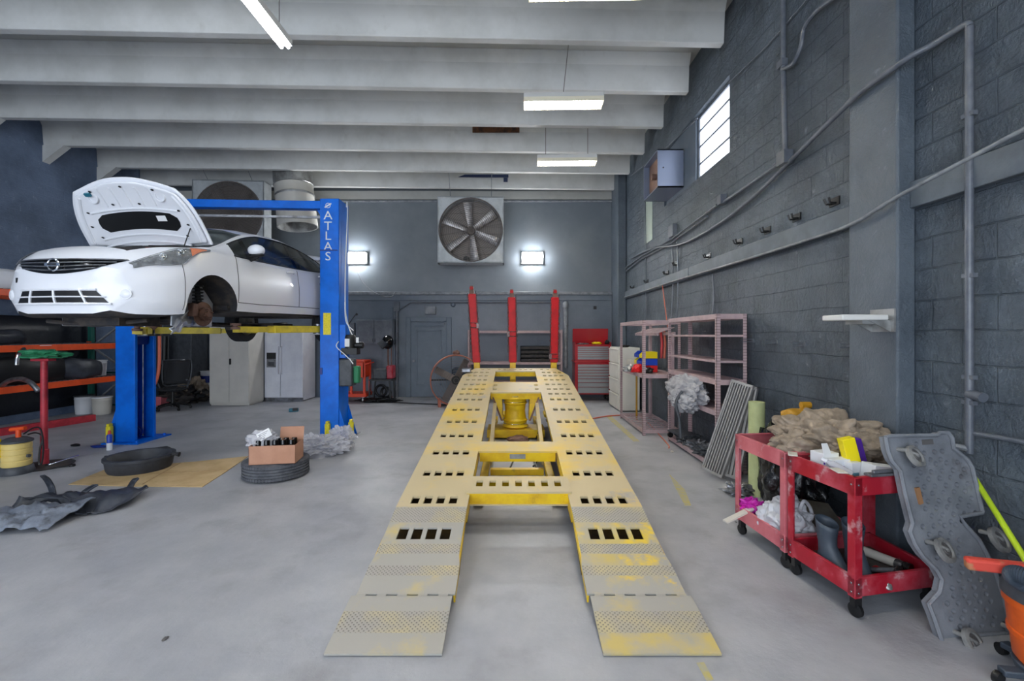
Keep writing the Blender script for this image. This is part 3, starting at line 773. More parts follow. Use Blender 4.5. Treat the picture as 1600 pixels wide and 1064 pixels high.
for end in (0, nY-1):                                     # caps shrinking to the centre
    ringv = [vid(end, j, 1) for j in range(nS)]+[vid(end, j, -1) for j in range(nS-2, 0, -1)]
    zc = .45 if end == 0 else .6; prev = ringv
    for t in (.8, .6, .4, .2):
        cur = []
        for k in ringv:
            p = b.v[k]; x = p.x*t; z = zc+(p.z-zc)*t
            q = shift(x, 0, z) if end == 0 else V((x, 4.10+.03*(1-t), z))
            b.v.append(q); cur.append(len(b.v)-1)
        n = len(prev)
        for k in range(n):
            f = [prev[k], prev[(k+1) % n], cur[(k+1) % n], cur[k]]
            b.f.append(f if end == 0 else f[::-1]); b.m.append(7 if end == 0 else 0)
        prev = cur
    b.f.append(prev if end == 0 else prev[::-1]); b.m.append(7 if end == 0 else 0)
carmats = ['white_paint', 'black_gloss', 'car_under', 'windshield', 'glass', 'glass', 'glass', 'white_paint', 'white_paint', 'white_paint', 'glass']
CZ = 1.57
AX, AY = V((.996, -.09, 0)).normalized(), V((.09, .996, 0)).normalized()
car = thing('hatchback_car', 'white compact hatchback with open hood and no front wheels, raised on the blue lift', 'car',
            (-4.09, 4.083, CZ), -math.atan2(.09, .996))
body = b.build('body', carmats, car, smooth=30)
# wheel arches and engine bay cut out
def docut(c):
    boolean(body, c.build('cut', carmats, car, smooth=1))
for sd in (1, -1):
    for y, r in ((.85, .355), (3.45, .345)):
        c = MB(); x0, x1 = (.42, 1.0) if sd > 0 else (-1.0, -.42)
        c.lathe([(r, 0), (r, .58)], (x0, y, .31), (1, 0, 0), 40, 2); docut(c)
c = MB(); c.pris([(-.47, .21, .56), (.47, .21, .56), (.69, .56, .56), (.69, .93, .56), (-.69, .93, .56), (-.69, .56, .56)], (0, 0, .8), 2, 2); docut(c)
def split(ob, idxs, name, pred=lambda c: True, parent=None):
    bm = bmesh.new(); bm.from_mesh(ob.data)
    keep = [f for f in bm.faces if f.material_index in idxs and pred(f.calc_center_median())]
    ks = set(keep)
    b2 = bm.copy(); b2.faces.ensure_lookup_table(); bm.faces.ensure_lookup_table()
    kid = {f.index for f in keep}
    bmesh.ops.delete(b2, geom=[f for f in b2.faces if f.index not in kid], context='FACES')
    bmesh.ops.delete(bm, geom=keep, context='FACES')
    bm.to_mesh(ob.data); bm.free()
    me = bpy.data.meshes.new(name); b2.to_mesh(me); b2.free()
    for m_ in ob.data.materials: me.materials.append(m_)
    o2 = bpy.data.objects.new(name, me); COL.objects.link(o2); o2.parent = parent or ob.parent
    return o2
ws = split(body, (3,), 'windshield'); ws['label'] = 'grey-green tinted windscreen'
bump_ = split(body, (7,), 'front_bumper')
doors = {}
for sd, pr in ((1, lambda c: c.x > 0), (-1, lambda c: c.x < 0)):
    doors[(sd, 0)] = split(body, (8,), 'door', pr); doors[(sd, 1)] = split(body, (9,), 'door', pr)
    for ix in (4, 5): g = split(body, (ix,), 'side_window', pr)
    g = split(body, (6,), 'quarter_window', lambda c, pr=pr: pr(c) and c.y < 2); g = split(body, (6,), 'quarter_window', lambda c, pr=pr: pr(c) and c.y > 2)
split(body, (10,), 'rear_window')
# seams
def seam(ptsf, r=.004):
    b = MB(); b.tube(ptsf, r, 5); return b
for sd in (1, -1):
    b = MB()
    for y0 in (1.21, 2.45):
        b.tube([surf(y0, s, sd, 0) for s in [3+k*.35 for k in range(15)]], .004, 5)
    b.tube([surf(3.40 if s > 6 else 3.05, s, sd) for s in [3+k*.35 for k in range(15)]], .004, 5)
    b.tube([surf(1.21+k*.1, 3.0, sd) for k in range(19)], .004, 5)
    b.tube([surf(.42, s, sd) for s in [2.5+k*.35 for k in range(16)]], .003, 5)
    b.build('panel_gap', 'black', body)
# window surround tubes (black trim)
b = MB()
for sd in (1, -1):
    b.tube([surf(1.2+k*.1, 8.2, sd, .002) for k in range(25)], .007, 6); b.tube([surf(1.2+k*.1, 10.78, sd, .002) for k in range(25)], .007, 6)
b.build('window_trim', 'black', body)
# door handles
for sd in (1, -1):
    for k, y0 in ((0, 2.18), (1, 3.05)):
        b = MB(); b.tube([surf(y0+j*.035, 6.7, sd, .0 if j in (0, 5) else .03) for j in range(6)], .012, 8); b.build('door_handle', 'white_paint', doors[(sd, k)])
# mirrors
for sd in (1, -1):
    b = MB(); o = len(b.v); b.blob((0, 0, 0), (.10, .075, .07), 1, .0, flat=False, sub=3)
    b.xf(Matrix.Translation(surf(1.43, 8.2, sd, .12)+V((0, 0, .055)))); m1 = b.build('mirror', 'white_paint', car)
    p0 = surf(1.48, 8.1, sd); q = surf(1.43, 8.2, sd, .12)
    b = MB(); b.tube([p0, q+V((-.03*sd, .01, -.035)), q+V((.02*sd, .01, -.02))], [.02, .028, .02], 8)
    b.blob(q+V((0, .006, .0)), (.1, .06, .03), 1, 0, flat=False, sub=2); b.build('mirror_arm', 'black', m1)
# patches laid on the body surface
def patch(fl, fu, ts, side, off, nrow=6):
    b = MB(); rows = []
    for t in ts:
        y0, s0 = fl(t); y1, s1 = fu(t); rows.append([surf(y0+(y1-y0)*k/nrow, s0+(s1-s0)*k/nrow, side, off) for k in range(nrow+1)])
    n = nrow+1; b.v = [p for r_ in rows for p in r_]
    for i in range(len(ts)-1):
        for k in range(nrow): b.f.append([i*n+k, i*n+k+1, (i+1)*n+k+1, (i+1)*n+k]); b.m.append(0)
    return b
T = [k/14 for k in range(15)]
def hl(t): y = .05+.78*t; return (y, 7.0-1.0*math.sin(min(1, t/.55)*PI/2) if t < .55 else 6.1+(t-.55)*3.4)
def hu(t): y = .05+.78*t; return (y, 8.35-.2*t-.9*max(0, t-.75)*t)
for sd in (1, -1):
    b = patch(hl, hu, T, sd, .004); hb = b.build('headlight', 'reflector', car)
    b = patch(hl, hu, T, sd, .016); b.build('headlight_lens', 'lens', hb)
    b = patch(lambda t: hl(.68+.26*t), lambda t: hu(.68+.26*t), [0, .25, .5, .75, 1], sd, .011); b.build('indicator', 'orange_lens', hb)
    for t_, r_ in ((.22, .035), (.45, .04)):
        y0, s0 = hl(t_); y1, s1 = hu(t_); p = surf((y0+y1)/2, (s0+s1)/2, sd, .008); n_ = V((.3*sd, -1, .35)).normalized()
        b = MB(); b.ring(p, n_, r_, .006, 20, 6); b.lathe([(0, 0), (r_*.7, 0), (r_*.4, .012), (0, .014)], p, n_, 14); b.build('reflector', 'chrome', hb)
    b = MB(); b.tube([surf(*q, sd, .012) for q in [hl(t) for t in T]+[hu(t) for t in T[::-1]]], .004, 5); b.build('headlight_rim', 'steel', hb)
# front fascia details projected on the bumper
dgm = MB(); bmx = bmesh.new()
for o_ in (body, bump_): bmx.from_mesh(o_.data)
bvh = BVHTree.FromBMesh(bmx)
def fr(x, z, off=.008):
    h = bvh.ray_cast(V((x, -1, z)), V((0, 1, 0)))
    y = h[0].y if h[0] is not None else .3
    return V((x, y-off, z))
def frpatch(outl, off, nx=24, nz=5):
    """outl(t) -> (x_at_bottom, z_bottom, x_top, z_top)"""
    b = MB(); n = nz+1
    for i in range(nx+1):
        x0, z0, x1, z1 = outl(i/nx)
        for k in range(n): u = k/nz; b.v.append(fr(x0+(x1-x0)*u, z0+(z1-z0)*u, off))
    for i in range(nx):
        for k in range(nz): b.f.append([i*n+k, (i+1)*n+k, (i+1)*n+k+1, i*n+k+1]); b.m.append(0)
    return b
gr = frpatch(lambda t: (-.36+.72*t, .575+.05*abs(2*t-1)**2, -.56+1.12*t, .715+.0*abs(2*t-1)), .006).build('grille', 'black_gloss', car)
b = MB()
for z0, wx, dz in ((.605, .36, .05), (.640, .43, .04), (.675, .49, .03), (.712, .56, .004)):
    b.tube([fr(wx*(k/10-1), z0+dz*abs(k/10-1)**1.5*(.5), .018) for k in range(21)], .0065, 6)
b.build('grille_bar', 'steel', gr)
b = MB(); c0 = fr(0, .655, .03); b.ring(c0, (0, -1, 0), .052, .008, 30, 8); b.box(-.075, .075, c0.y-.012, c0.y+.004, c0.z-.014, c0.z+.014)
em = b.build('emblem', 'chrome', gr, bevel=.002)
b = MB(); b.text('NISSAN', .026, Matrix.Translation((0, c0.y-.013, c0.z)) @ Matrix.Rotation(PI/2, 4, 'X'), ext=.0015); b.build('lettering', 'black', em)
lo = frpatch(lambda t: (-.46+.92*t, .31, -.36+.72*t, .43), .004, 24, 4).build('lower_grille', 'black', car)
b = MB()
for x in (-.26, 0, .26): b.tube([fr(x*.9, .435, .008), fr(x, .37, .012), fr(x*1.08, .305, .008)], .011, 6)
b.tube([fr(-.44+.044*k, .37, .014) for k in range(21)], .007, 6)
b.tube([fr(-.37+.037*k, .433, .008) for k in range(21)], .012, 6); b.tube([fr(-.48+.048*k, .307, .012) for k in range(21)], .012, 6)
b.build('grille_bar', 'white_paint', lo)
for sd in (1, -1):
    p = fr(.575*sd, .40, .0); nn = V((.35*sd, -1, 0)).normalized()
    b = MB(); b.ring(p, nn, .046, .004, 28, 6); b.lathe([(0, .0), (.043, .0), (.03, .008), (0, .010)], p, nn, 24); b.build('fog_lamp_cover', 'white_paint', car)
b = MB(); p = fr(-.47, .53, .003); b.obox(p, (.02, .004, .045)); b.build('tow_cover', 'black', car)
bmx.free()
# hood: the bonnet skin of the same surface, swung up about its rear edge
def swing(p):
    hy, hz = .985, .965; a = R(66)
    d = V((0, p.y-hy, p.z-hz)); ca, sa = math.cos(a), math.sin(a)
    return V((p.x, hy+d.y*ca+d.z*sa, hz-d.y*sa+d.z*ca))
def hp(x, y, off):      # point on or under the raised hood, by car x and y
    lo_, hi_ = 8.2, 15
    for _ in range(22):
        mid = (lo_+hi_)/2
        if surf(y, mid).x > abs(x): lo_ = mid
        else: hi_ = mid
    p = surf(y, lo_, 1 if x >= 0 else -1)
    return swing(V((x, y, p.z-off)))
def hwid(y): return .73*(1-.44*max(0, (.97-y)/.80)**3.2)
def hoodsheet(ya, yb, off, inset=0, nx=30, ny=16):
    b = MB()
    for j in range(ny+1):
        t_ = j/ny
        for i in range(nx+1):
            u = i/nx*2-1; y = ya+(yb-ya)*t_+.13*(1-t_)**2*abs(u)**2.5+.05*t_**2*(1-abs(u)**2)*0-.03*t_**3*abs(u)**2
            b.v.append(hp(u*(hwid(y)-inset), y, off))
    for j in range(ny):
        for i in range(nx): k = j*(nx+1)+i; b.f.append([k, k+1, k+nx+2, k+nx+1]); b.m.append(0)
    return b
hood = hoodsheet(.20, .96, 0).build('hood', 'white_paint', car)
sd_ = hood.modifiers.new('s', 'SOLIDIFY'); sd_.thickness = .014; sd_.offset = 0
inner = hoodsheet(.245, .93, .03, .045).build('hood_liner', 'white_paint', hood)
inner['label'] = 'white pressed inner panel of the hood'
s2 = inner.modifiers.new('s', 'SOLIDIFY'); s2.thickness = .028; s2.offset = 0
s3 = inner.modifiers.new('b', 'BEVEL'); s3.width = .011; s3.segments = 3; s3.limit_method = 'ANGLE'; s3.angle_limit = R(50)
def hpatch(xa, xb, ya, yb, off, nx=16, ny=4, rnd=.0, bow=0):
    b = MB()
    for j in range(ny+1):
        y = ya+(yb-ya)*j/ny; e = rnd*abs(2*j/ny-1)**3
        for i in range(nx+1): u = i/nx*2-1; b.v.append(hp((xa+e)+(xb-xa-2*e)*i/nx, y+bow*u*u, off))
    for j in range(ny):
        for i in range(nx): k = j*(nx+1)+i; b.f.append([k, k+1, k+nx+2, k+nx+1]); b.m.append(0)
    return b
hpatch(-.47, .47, .55, .74, .047, rnd=.08, bow=.03).build('hood_opening', 'black', hood)
hpatch(.22, .33, .60, .66, .052, 4, 2).build('sticker', 'paper', hood)
b = MB()
for yy, bw_ in ((.52, .04), (.80, .05), (.88, .05)): b.tube([hp(-.5+.05*k, yy+bw_*(k/10-1)**2, .046) for k in range(21)], .012, 6)
for xx in (-.28, -.14, 0, .14, .28): b.tube([hp(xx, .30+.028*k, .044) for k in range(8)], .012, 6)
for sd in (1, -1): b.tube([hp(sd*(hwid(.4+.045*k)-.10), .40+.045*k, .043) for k in range(12)], .014, 6); b.ring(hp(sd*.38, .40, .045), (hp(0, .4, .1)-hp(0, .4, 0)), .05, .01, 20, 6)
b.build('hood_rib', 'white_paint', hood)
for x, y in ((-.36, .33), (0, .29), (.34, .33), (-.52, .55), (.52, .55), (-.5, .82), (.5, .82), (.1, .47), (-.2, .47), (-.56, .7), (.56, .7)):
    b = MB(); b.lathe([(0, 0), (.013, 0), (.013, .006), (0, .006)], hp(x, y, .052), (0, -.4, -.9), 8); b.build('bump_stop', 'black', hood)
b = MB(); b.obox(hp(-.40, .36, .052), (.06, .03, .035), rot('X', R(50))); b.build('green_tag', 'teal', hood)
b = MB(); b.tube([(.60, .70, .90), hp(.56, .74, .04)], .006, 6); b.build('prop_rod', 'black', car)
# cowl, engine and wipers
b = MB(); b.box(-.62, .62, .88, 1.0, .86, .95); b.tube([(-.6, .93, .98), (-.1, .95, 1.01)], .008, 6); b.tube([(0, .93, 1.01), (.55, .95, .99)], .008, 6); b.build('cowl', 'black', car, bevel=.01)
b = MB(); b.box(-.35, .2, .35, .8, .6, .84); b.box(.25, .45, .4, .7, .6, .86); b.lathe([(0, 0), (.05, 0), (.05, .08), (0, .08)], (-.5, .7, .85)); b.build('engine', 'car_under', car, bevel=.02)
b = MB(); b.box(.05, .3, .84, .88, .90, .97); b.build('brake_reservoir', 'chest_red', car)
# seats and dashboard
for x in (-.36, .36):
    for y in (2.05, 2.95):
        b = MB(); b.box(x-.22, x+.22, y-.35, y+.1, .35, .55); b.box(x-.21, x+.21, y+.06, y+.2, .5, .98); b.box(x-.11, x+.11, y+.1, y+.19, .99, 1.14); b.build('seat', 'mesh_seat', car, bevel=.03)
b = MB(); b.box(-.70, .70, 1.2, 1.5, .6, .90); b.ring((.36, 1.62, .86), (0, -.8, .6), .18, .016, 24, 8); b.build('dashboard', 'black', car, bevel=.03)
b = MB(); b.box(-.75, .75, 1.15, 3.9, .31, .36); b.build('cabin_floor', 'car_under', car)
# underside: subframe, exhaust, splash guard, rotors, struts
b = MB(); b.tube([(-.45, .9, .2), (.45, .9, .2)], .045, 8); b.tube([(.1, .9, .17), (.1, 2.6, .15), (-.2, 3.1, .17), (-.3, 4.0, .22)], .03, 8)
b.box(-.45, .3, 2.7, 3.2, .1, .2); b.box(-.3, .3, .3, .75, .12, .22); b.tube([(-.7, 3.45, .12), (.7, 3.45, .12)], .04, 8)
b.tube([(-.4, .25, .16), (0, .35, .12), (.5, .4, .17)], .02, 6)
b.build('chassis', 'car_under', car)
for sd in (1, -1):
    xh = sd*.70
    b = MB(); b.lathe([(.0, 0), (.13, 0), (.13, .012), (.07, .014), (.07, .05), (.032, .055), (.032, .075), (0, .075)], (xh, .85, .27-.02), (sd, 0, 0), 28)
    for k in range(4): a = k*PI/2+.4; b.lathe([(.008, .05), (.008, .085), (0, .085)], (xh, .85+.05*math.cos(a), .25+.05*math.sin(a)), (sd, 0, 0), 6)
    rt = b.build('brake_rotor', 'rotor', car)
    b = MB(); b.obox((xh+.0*sd, .72, .29), (.07, .07, .14)); b.build('brake_caliper', 'rotor', rt, bevel=.01)
    b = MB(); b.tube([(xh-.04*sd, .87, .25), (xh-.10*sd, .88, .6)], .028, 10); b.tube([(xh-.05*sd, .87, .22), (sd*.3, .9, .16)], .025, 8)
    for k in range(6): b.ring((xh-.085*sd, .875, .38+.035*k), (0, 0, 1), .055, .008, 18, 5)
    b.build('strut', 'black', car)
    b = MB(); b.pris([(xh-.09*sd, .55, .12), (xh-.09*sd, 1.1, .12), (xh-.09*sd, 1.12, .38), (xh-.09*sd, .95, .56), (xh-.09*sd, .72, .55), (xh-.09*sd, .56, .36)], (-.02*sd, 0, 0)); b.build('wheel_liner', 'silver_sheet', car, bevel=.01)
    if sd > 0:
        b = MB(); b.v = []
        for i in range(9):
            for j in range(5): b.v.append(V((.78-.02*i+.02*math.sin(j*2+i), .36+.06*i+.0*j, .03+.05*j*(.4+.6*i/8)+.018*math.sin(i*1.7+j)+.015*i)))
        for i in range(8):
            for j in range(4): k = i*5+j; b.f.append([k, k+1, k+6, k+5]); b.m.append(0)
        o_ = b.build('hanging_liner', 'silver_sheet', car, smooth=20); so = o_.modifiers.new('s', 'SOLIDIFY'); so.thickness = .008
        o_['label'] = 'crumpled silver liner hanging in the wheel arch'
def wheel(parent, c, ax, RR=.31, wd=.185, rim=True):
    ax = V(ax)
    h = wd/2
    b = MB(); pr = [(RR*.66, -h), (RR*.72, -h*1.02), (RR*.93, -h), (RR*.985, -h*.82)]
    for k in range(-3, 4): pr += [(RR, h*.82*(k-.3)/3.3), (RR, h*.82*(k+.3)/3.3), (RR-.008, h*.82*(k+.34)/3.3), (RR-.008, h*.82*(k+.66)/3.3)]
    pr = pr[:-2]+[(RR*.985, h*.82), (RR*.93, h), (RR*.72, h*1.02), (RR*.66, h)]
    b.lathe(pr, c, ax, 48, closed=True); w_ = b.build('tyre', 'rubber', parent)
    if rim:
        b = MB(); b.lathe([(.0, -h*.2), (.05, -h*.2), (.06, h*.3), (RR*.5, h*.55), (RR*.64, h*.75), (RR*.66, h*.9), (RR*.66, -h*.9), (RR*.6, -h*.6), (0, -h*.5)], c, ax, 28); b.build('rim', 'grey_wheel', w_)
    return w_
for sd in (1, -1): wheel(car, V((sd*.735, 3.45, .225)), (sd, 0, 0))
# raised tailgate
b = MB()
P = [(3.5, 1.34), (3.7, 1.40), (3.95, 1.42), (4.2, 1.40), (4.4, 1.34), (4.5, 1.25)]
def tg(x, k, off): y, z = P[k]; return V((x*(1-.05*k), y, z-.06*(x/.56)**2+off))
xs = [-.56, -.45, -.25, 0, .25, .45, .56]
for k in range(6):
    for x in xs: b.v.append(tg(x, k, 0))
for k in range(5):
    for i in range(6): a = k*7+i; b.f.append([a, a+1, a+8, a+7]); b.m.append(1 if 1 <= k <= 2 and 1 <= i <= 4 else 0)
tgt = b.build('tailgate', ['white_paint', 'glass'], car); so = tgt.modifiers.new('s', 'SOLIDIFY'); so.thickness = .03
for sd in (1, -1):
    b = MB(); b.tube([(sd*.55, 3.75, 1.05), (sd*.5, 4.1, 1.36)], .01, 6); b.build('gas_strut', 'black', tgt)
# recover smooth shading with sharp edges on boolean results
for o_ in list(car.children):
    if o_.type == 'MESH' and o_.name.split('.')[0] in ('body', 'windshield', 'front_bumper', 'door', 'side_window', 'quarter_window', 'rear_window'):
        o_.data.polygons.foreach_set('use_smooth', [True]*len(o_.data.polygons)); o_.data.set_sharp_from_angle(angle=R(32))

# ---------------------------------------------------------------- two-post lift
lift = thing('two_post_lift', 'blue two-post car lift with overhead crossbeam and yellow arms', 'car lift', (-4.25, 6.95, 0))
LZ = 3.66
def column(x0, y0, open_):           # C-channel, open_ = +1 opens to +X
    b = MB(); w_, d = .28, .40; th = .015
    xo = x0 if open_ > 0 else x0+w_
    b.box(x0, x0+w_, y0, y0+th, 0, LZ); b.box(x0, x0+w_, y0+d-th, y0+d, 0, LZ)
    b.box(xo, xo+th, y0, y0+d, 0, LZ) if open_ > 0 else b.box(xo-th, xo, y0, y0+d, 0, LZ)
    xi = x0+w_ if open_ > 0 else x0
    for yy in (y0+.0, y0+d-.05): b.box(xi-.01, xi+.012, yy, yy+.05, 0, LZ)
    return b.build('column', 'blue', lift, True, bevel=.008)
LX0, LY0, RX0, RY0 = -5.87, 6.72, -2.905, 6.88
c1 = column(LX0, LY0, 1); c2 = column(RX0, RY0, -1)
for (x0, y0, xi, col_) in ((LX0, LY0, LX0+.2, c1), (RX0, RY0, RX0+.02, c2)):
    b = MB(); b.box(x0-.12, x0+.42, y0-.1, y0+.55, 0, .02)
    for yy in (y0-.05, y0+.48):
        for xx in (x0-.07, x0+.36): b.lathe([(0, .02), (.018, .02), (.018, .045), (0, .045)], (xx, yy, 0), n=8)
    b.build('base_plate', 'blue' if x0 < -5 else 'steel', lift, True)
    s_ = 1 if x0 > -5 else -1
    xo = x0+.28 if s_ > 0 else x0
    for yy in (y0+.01, y0+.38): b = MB(); b.pris([(xo, yy, .02), (xo+s_*.14, yy, .02), (xo, yy, .5)], (0, .012, 0)); b.build('gusset', 'blue', lift, True)
    b = MB(); b.box(x0+.06, x0+.22, y0+.08, y0+.33, 1.45, 2.35); b.build('carriage', 'blue_dark', lift, True)
    b = MB(); b.tube([(x0+.13, y0+.14, .05), (x0+.13, y0+.14, 3.5)], .02, 8); b.tube([(x0+.2, y0+.26, .05), (x0+.2, y0+.26, 3.5)], .008, 6)
    b.build('cylinder', 'steel', lift, True)
    b = MB(); b.lathe([(0, 0), (.075, 0), (.075, .015), (.055, .02), (.055, .04), (.075, .045), (.075, .06), (0, .06)], (x0+.16, y0+.17, .13), (0, 1, 0), 18); b.build('pulley', 'blue_dark', lift, True)
b = MB(); b.bar((LX0+.14, LY0+.2, LZ-.06), (RX0+.14, RY0+.2, LZ-.06), .14, .12); b.build('crossbeam', 'blue', lift, True, bevel=.008)
b = MB(); b.bar((LX0+.3, LY0+.1, LZ-.26), (RX0, RY0+.1, LZ-.26), .03, .035); b.build('safety_bar', 'steel', lift, True)
b = MB(); b.pris([(RX0, RY0+.2, LZ-.1), (RX0-.14, RY0+.2, LZ-.12), (RX0, RY0+.2, LZ-.34)], (0, .02, 0)); b.pris([(LX0+.28, LY0+.2, LZ-.1), (LX0+.42, LY0+.2, LZ-.12), (LX0+.28, LY0+.2, LZ-.34)], (0, .02, 0)); b.build('beam_bracket', 'blue', lift, True)
# letters on the front of the right column
lb = MB()
for ch, py in zip('ATLAS', (337, 353.5, 369, 385.5, 401)):
    p = W(512.5, py, RY0-.004); lb.text(ch, .185, Matrix.Translation(p) @ Matrix.Rotation(PI/2, 4, 'X') @ Matrix.Scale(1.1, 4, (1, 0, 0)), ext=.002)
lb.build('lettering', 'white', lift, True)
lb = MB(); p = W(512.5, 321, RY0-.004); lb.ring(p, (0, -1, 0), .035, .005, 16, 4, sx=.3); lb.bar(p+V((-.05, 0, -.03)), p+V((.05, 0, .03)), .006, .02); lb.build('emblem', 'white', lift, True)
p = W(511.5, 506, RY0); b = MB(); b.box(p.x-.06, p.x+.055, RY0-.005, RY0, p.z-.165, p.z+.165); b.build('warning_label', 'label_yellow', lift, True)
for (x, y0) in ((RX0+.12, RY0-.03), (RX0+.42, RY0+.12), (LX0-.03, LY0-.06)):
    b = MB(); b.box(x-.035, x+.035, y0-.03, y0+.03, .02, .26); b.box(x-.02, x+.02, y0-.036, y0+.036, .26, .3); b.build('lock_bracket', 'label_yellow', lift, True, bevel=.006)
b = MB(); b.box(RX0-.005, RX0+.26, RY0-.012, RY0+.02, 2.87, 2.885); b.box(RX0-.005, RX0+.03, RY0-.014, RY0, 1.0, 1.1); b.build('splice', 'blue_dark', lift, True)
# arms
def arm(p0, p1, frac, pad):
    p0, p1 = V(p0), V(p1); mid = p0.lerp(p1, frac)
    b = MB(); b.bar(p0, mid, .14, .10); a = b.build('arm', 'arm_yellow', lift, True, bevel=.006)
    b = MB(); b.bar(p0.lerp(p1, frac*.5)-V((0, 0, .005)), p1, .10, .075); b.build('arm_extension', 'arm_yellow', a)
    ob = a.children[0]; ob.data.transform(a.parent.matrix_basis.inverted())
    b = MB(); b.lathe([(0, 0), (.055, 0), (.055, .03), (.03, .035), (.03, pad), (.06, pad), (.06, pad+.025), (0, pad+.025)], p1, (0, 0, 1), 16); b.build('lift_pad', 'rusty', lift, True)
    b = MB(); b.lathe([(0, -.08), (.07, -.08), (.07, .08), (0, .08)], p0, (0, 0, 1), 16); b.box(p0.x-.08, p0.x+.08, p0.y-.08, p0.y+.08, p0.z-.085, p0.z-.07); b.build('arm_pin', 'steel', lift, True)
AZ = 1.665
arm((RX0-.09, RY0+.12, AZ+.02), (-3.42, 5.62, AZ), .62, .05)
arm((RX0-.09, RY0+.28, AZ+.02), (-3.25, 7.1+.62, AZ), .62, .05)
arm((LX0+.37, LY0+.12, AZ), (-4.72, 5.72, AZ-.02), .6, .06)
arm((LX0+.37, LY0+.28, AZ), (-4.35, 7.75, AZ), .62, .05)
b = MB(); b.tube([W(232, 503, 6.0), W(245, 512, 6.05)], .045, 8); b.obox(W(240, 507, 6.0), (.14, .1, .07)); b.build('rusty_coupling', 'rusty', lift, True)
# power unit on the right column
PX = RX0+.28
b = MB(); b.box(PX+.0, PX+.09, RY0+.02, RY0+.2, 1.25, 1.75); b.build('bracket_plate', 'blue', lift, True)
b = MB(); b.lathe([(0, 0), (.08, 0), (.085, .03), (.085, .2), (.07, .23), (0, .23)], (PX+.14, RY0+.08, 1.37), (0, 0, 1), 20); b.box(PX+.03, PX+.27, RY0+.0, RY0+.16, 1.3, 1.4); b.lathe([(0, 0), (.05, 0), (.05, .12), (0, .12)], (PX+.22, RY0+.08, 1.44), (1, 0, 0), 14); b.build('motor', 'black', lift, True, bevel=.004)
b = MB(); b.box(PX+.09, PX+.16, RY0-.012, RY0-.004, 1.42, 1.54); b.box(PX+.26, PX+.30, RY0-.01, RY0-.002, 1.48, 1.56); b.build('motor_label', 'paper', lift, True)
b = MB(); b.box(PX+.0, PX+.2, RY0-.02, RY0+.2, .82, 1.23); b.build('oil_tank', 'grey_plastic', lift, True, bevel=.02)
b = MB(); b.box(PX+.19, PX+.28, RY0+.05, RY0+.17, .86, 1.12); b.build('oil_bottle', 'green', lift, True, bevel=.02)
b = MB()
b.tube(catm([(PX+.02, RY0+.25, 3.6), (PX+.05, RY0+.2, 3.66), (PX+.06, RY0+.18, 3.4), (PX+.04, RY0+.15, 2.6), (PX+.06, RY0+.1, 2.0), (PX+.14, RY0+.02, 1.72), (PX+.2, RY0, 1.6)]), .008, 6)
b.tube(catm([(PX+.05, RY0+.1, 2.1), (PX+.1, RY0+.02, 1.8), (PX+.22, RY0, 1.66)]), .007, 6)
b.tube(catm([(PX, RY0-.01, 1.5), (PX-.03, RY0-.02, 1.42), (PX+.1, RY0-.03, 1.3), (PX+.18, RY0-.03, 1.22), (PX+.22, RY0-.02, 1.16)]), .008, 6)
b.build('cable', 'white', lift, True)
b = MB(); b.tube([(PX+.1, RY0+.1, 1.75), (PX+.25, RY0+.05, 1.93)], .007, 6); b.blob((PX+.25, RY0+.05, 1.91), (.02, .02, .02), 0, 0, sub=1, flat=False); b.build('release_lever', 'black', lift, True)
# ---------------------------------------------------------------- yellow frame-straightening rack
RC = .05
SL = math.atan(.128)
rack = thing('frame_rack', 'long tilted beige and yellow steel frame rack with square holes and two ramps', 'frame rack', (RC, 3.5, 0))
RM = Matrix.Translation((RC, 3.5, .278)) @ Matrix.Rotation(SL, 4, 'X')          # deck frame: x, along, up
def dv(Y): return (Y-3.5)/math.cos(SL)
rows = [3.606+.0, 4.093, 4.576, 5.068, 5.558, 6.06, 6.555, 6.866, 7.16, 7.47, 7.797, 8.12, 8.40]
hw, hl_ = .031, .058
cx_ = [.52, .62, .72, .82]
V1 = dv(8.78)
xs = [-.947, .947, -.40, .40, -.39, .39, -.375, .375]; ysd = [0, V1]
holes = []
for r_ in rows:
    v = dv(r_); ln = hl_ if r_ < 4 else (.05 if r_ < 6.6 else .042)
    for c_ in cx_:
        for sg in (-1, 1): holes.append((sg*c_-hw, sg*c_+hw, v-ln, v+ln))
for r_ in (7.16, 7.42):
    for sg in (-1, 1): holes.append((sg*.33-.03, sg*.33+.03, dv(r_)-.04, dv(r_)+.04))
v = dv(8.66)
for k in range(7): c_ = -.3+.1*k; holes.append((c_-.025, c_+.025, v-.03, v+.03))
for sg in (-1, 1):
    for c_ in (.5, .62): holes.append((sg*c_-.025, sg*c_+.025, v-.03, v+.03))
opens = [(-.40, .40, 0, dv(4.61)), (-.385, .385, dv(4.88), dv(6.96)), (-.37, .37, dv(7.64), dv(8.50))]
for h_ in holes+opens: xs += [h_[0], h_[1]]; ysd += [h_[2], h_[3]]
def solid(x, y):
    for a, c_, d_, e in opens:
        if a < x < c_ and d_ < y < e: return False
    for a, c_, d_, e in holes:
        if a < x < c_ and d_ < y < e: return False
    return True
b = MB(); b.plate(xs, ysd, solid, -.018, 0)
for p in b.v:                                             # clipped rear corners
    lim = .947-.0-max(0, (p.y-dv(8.15))/(V1-dv(8.15)))*.17
    if abs(p.x) > lim: p.x = math.copysign(lim, p.x)
b.xf(RM); deck = b.build('deck', 'deck', rack, True, smooth=0)
b = MB()
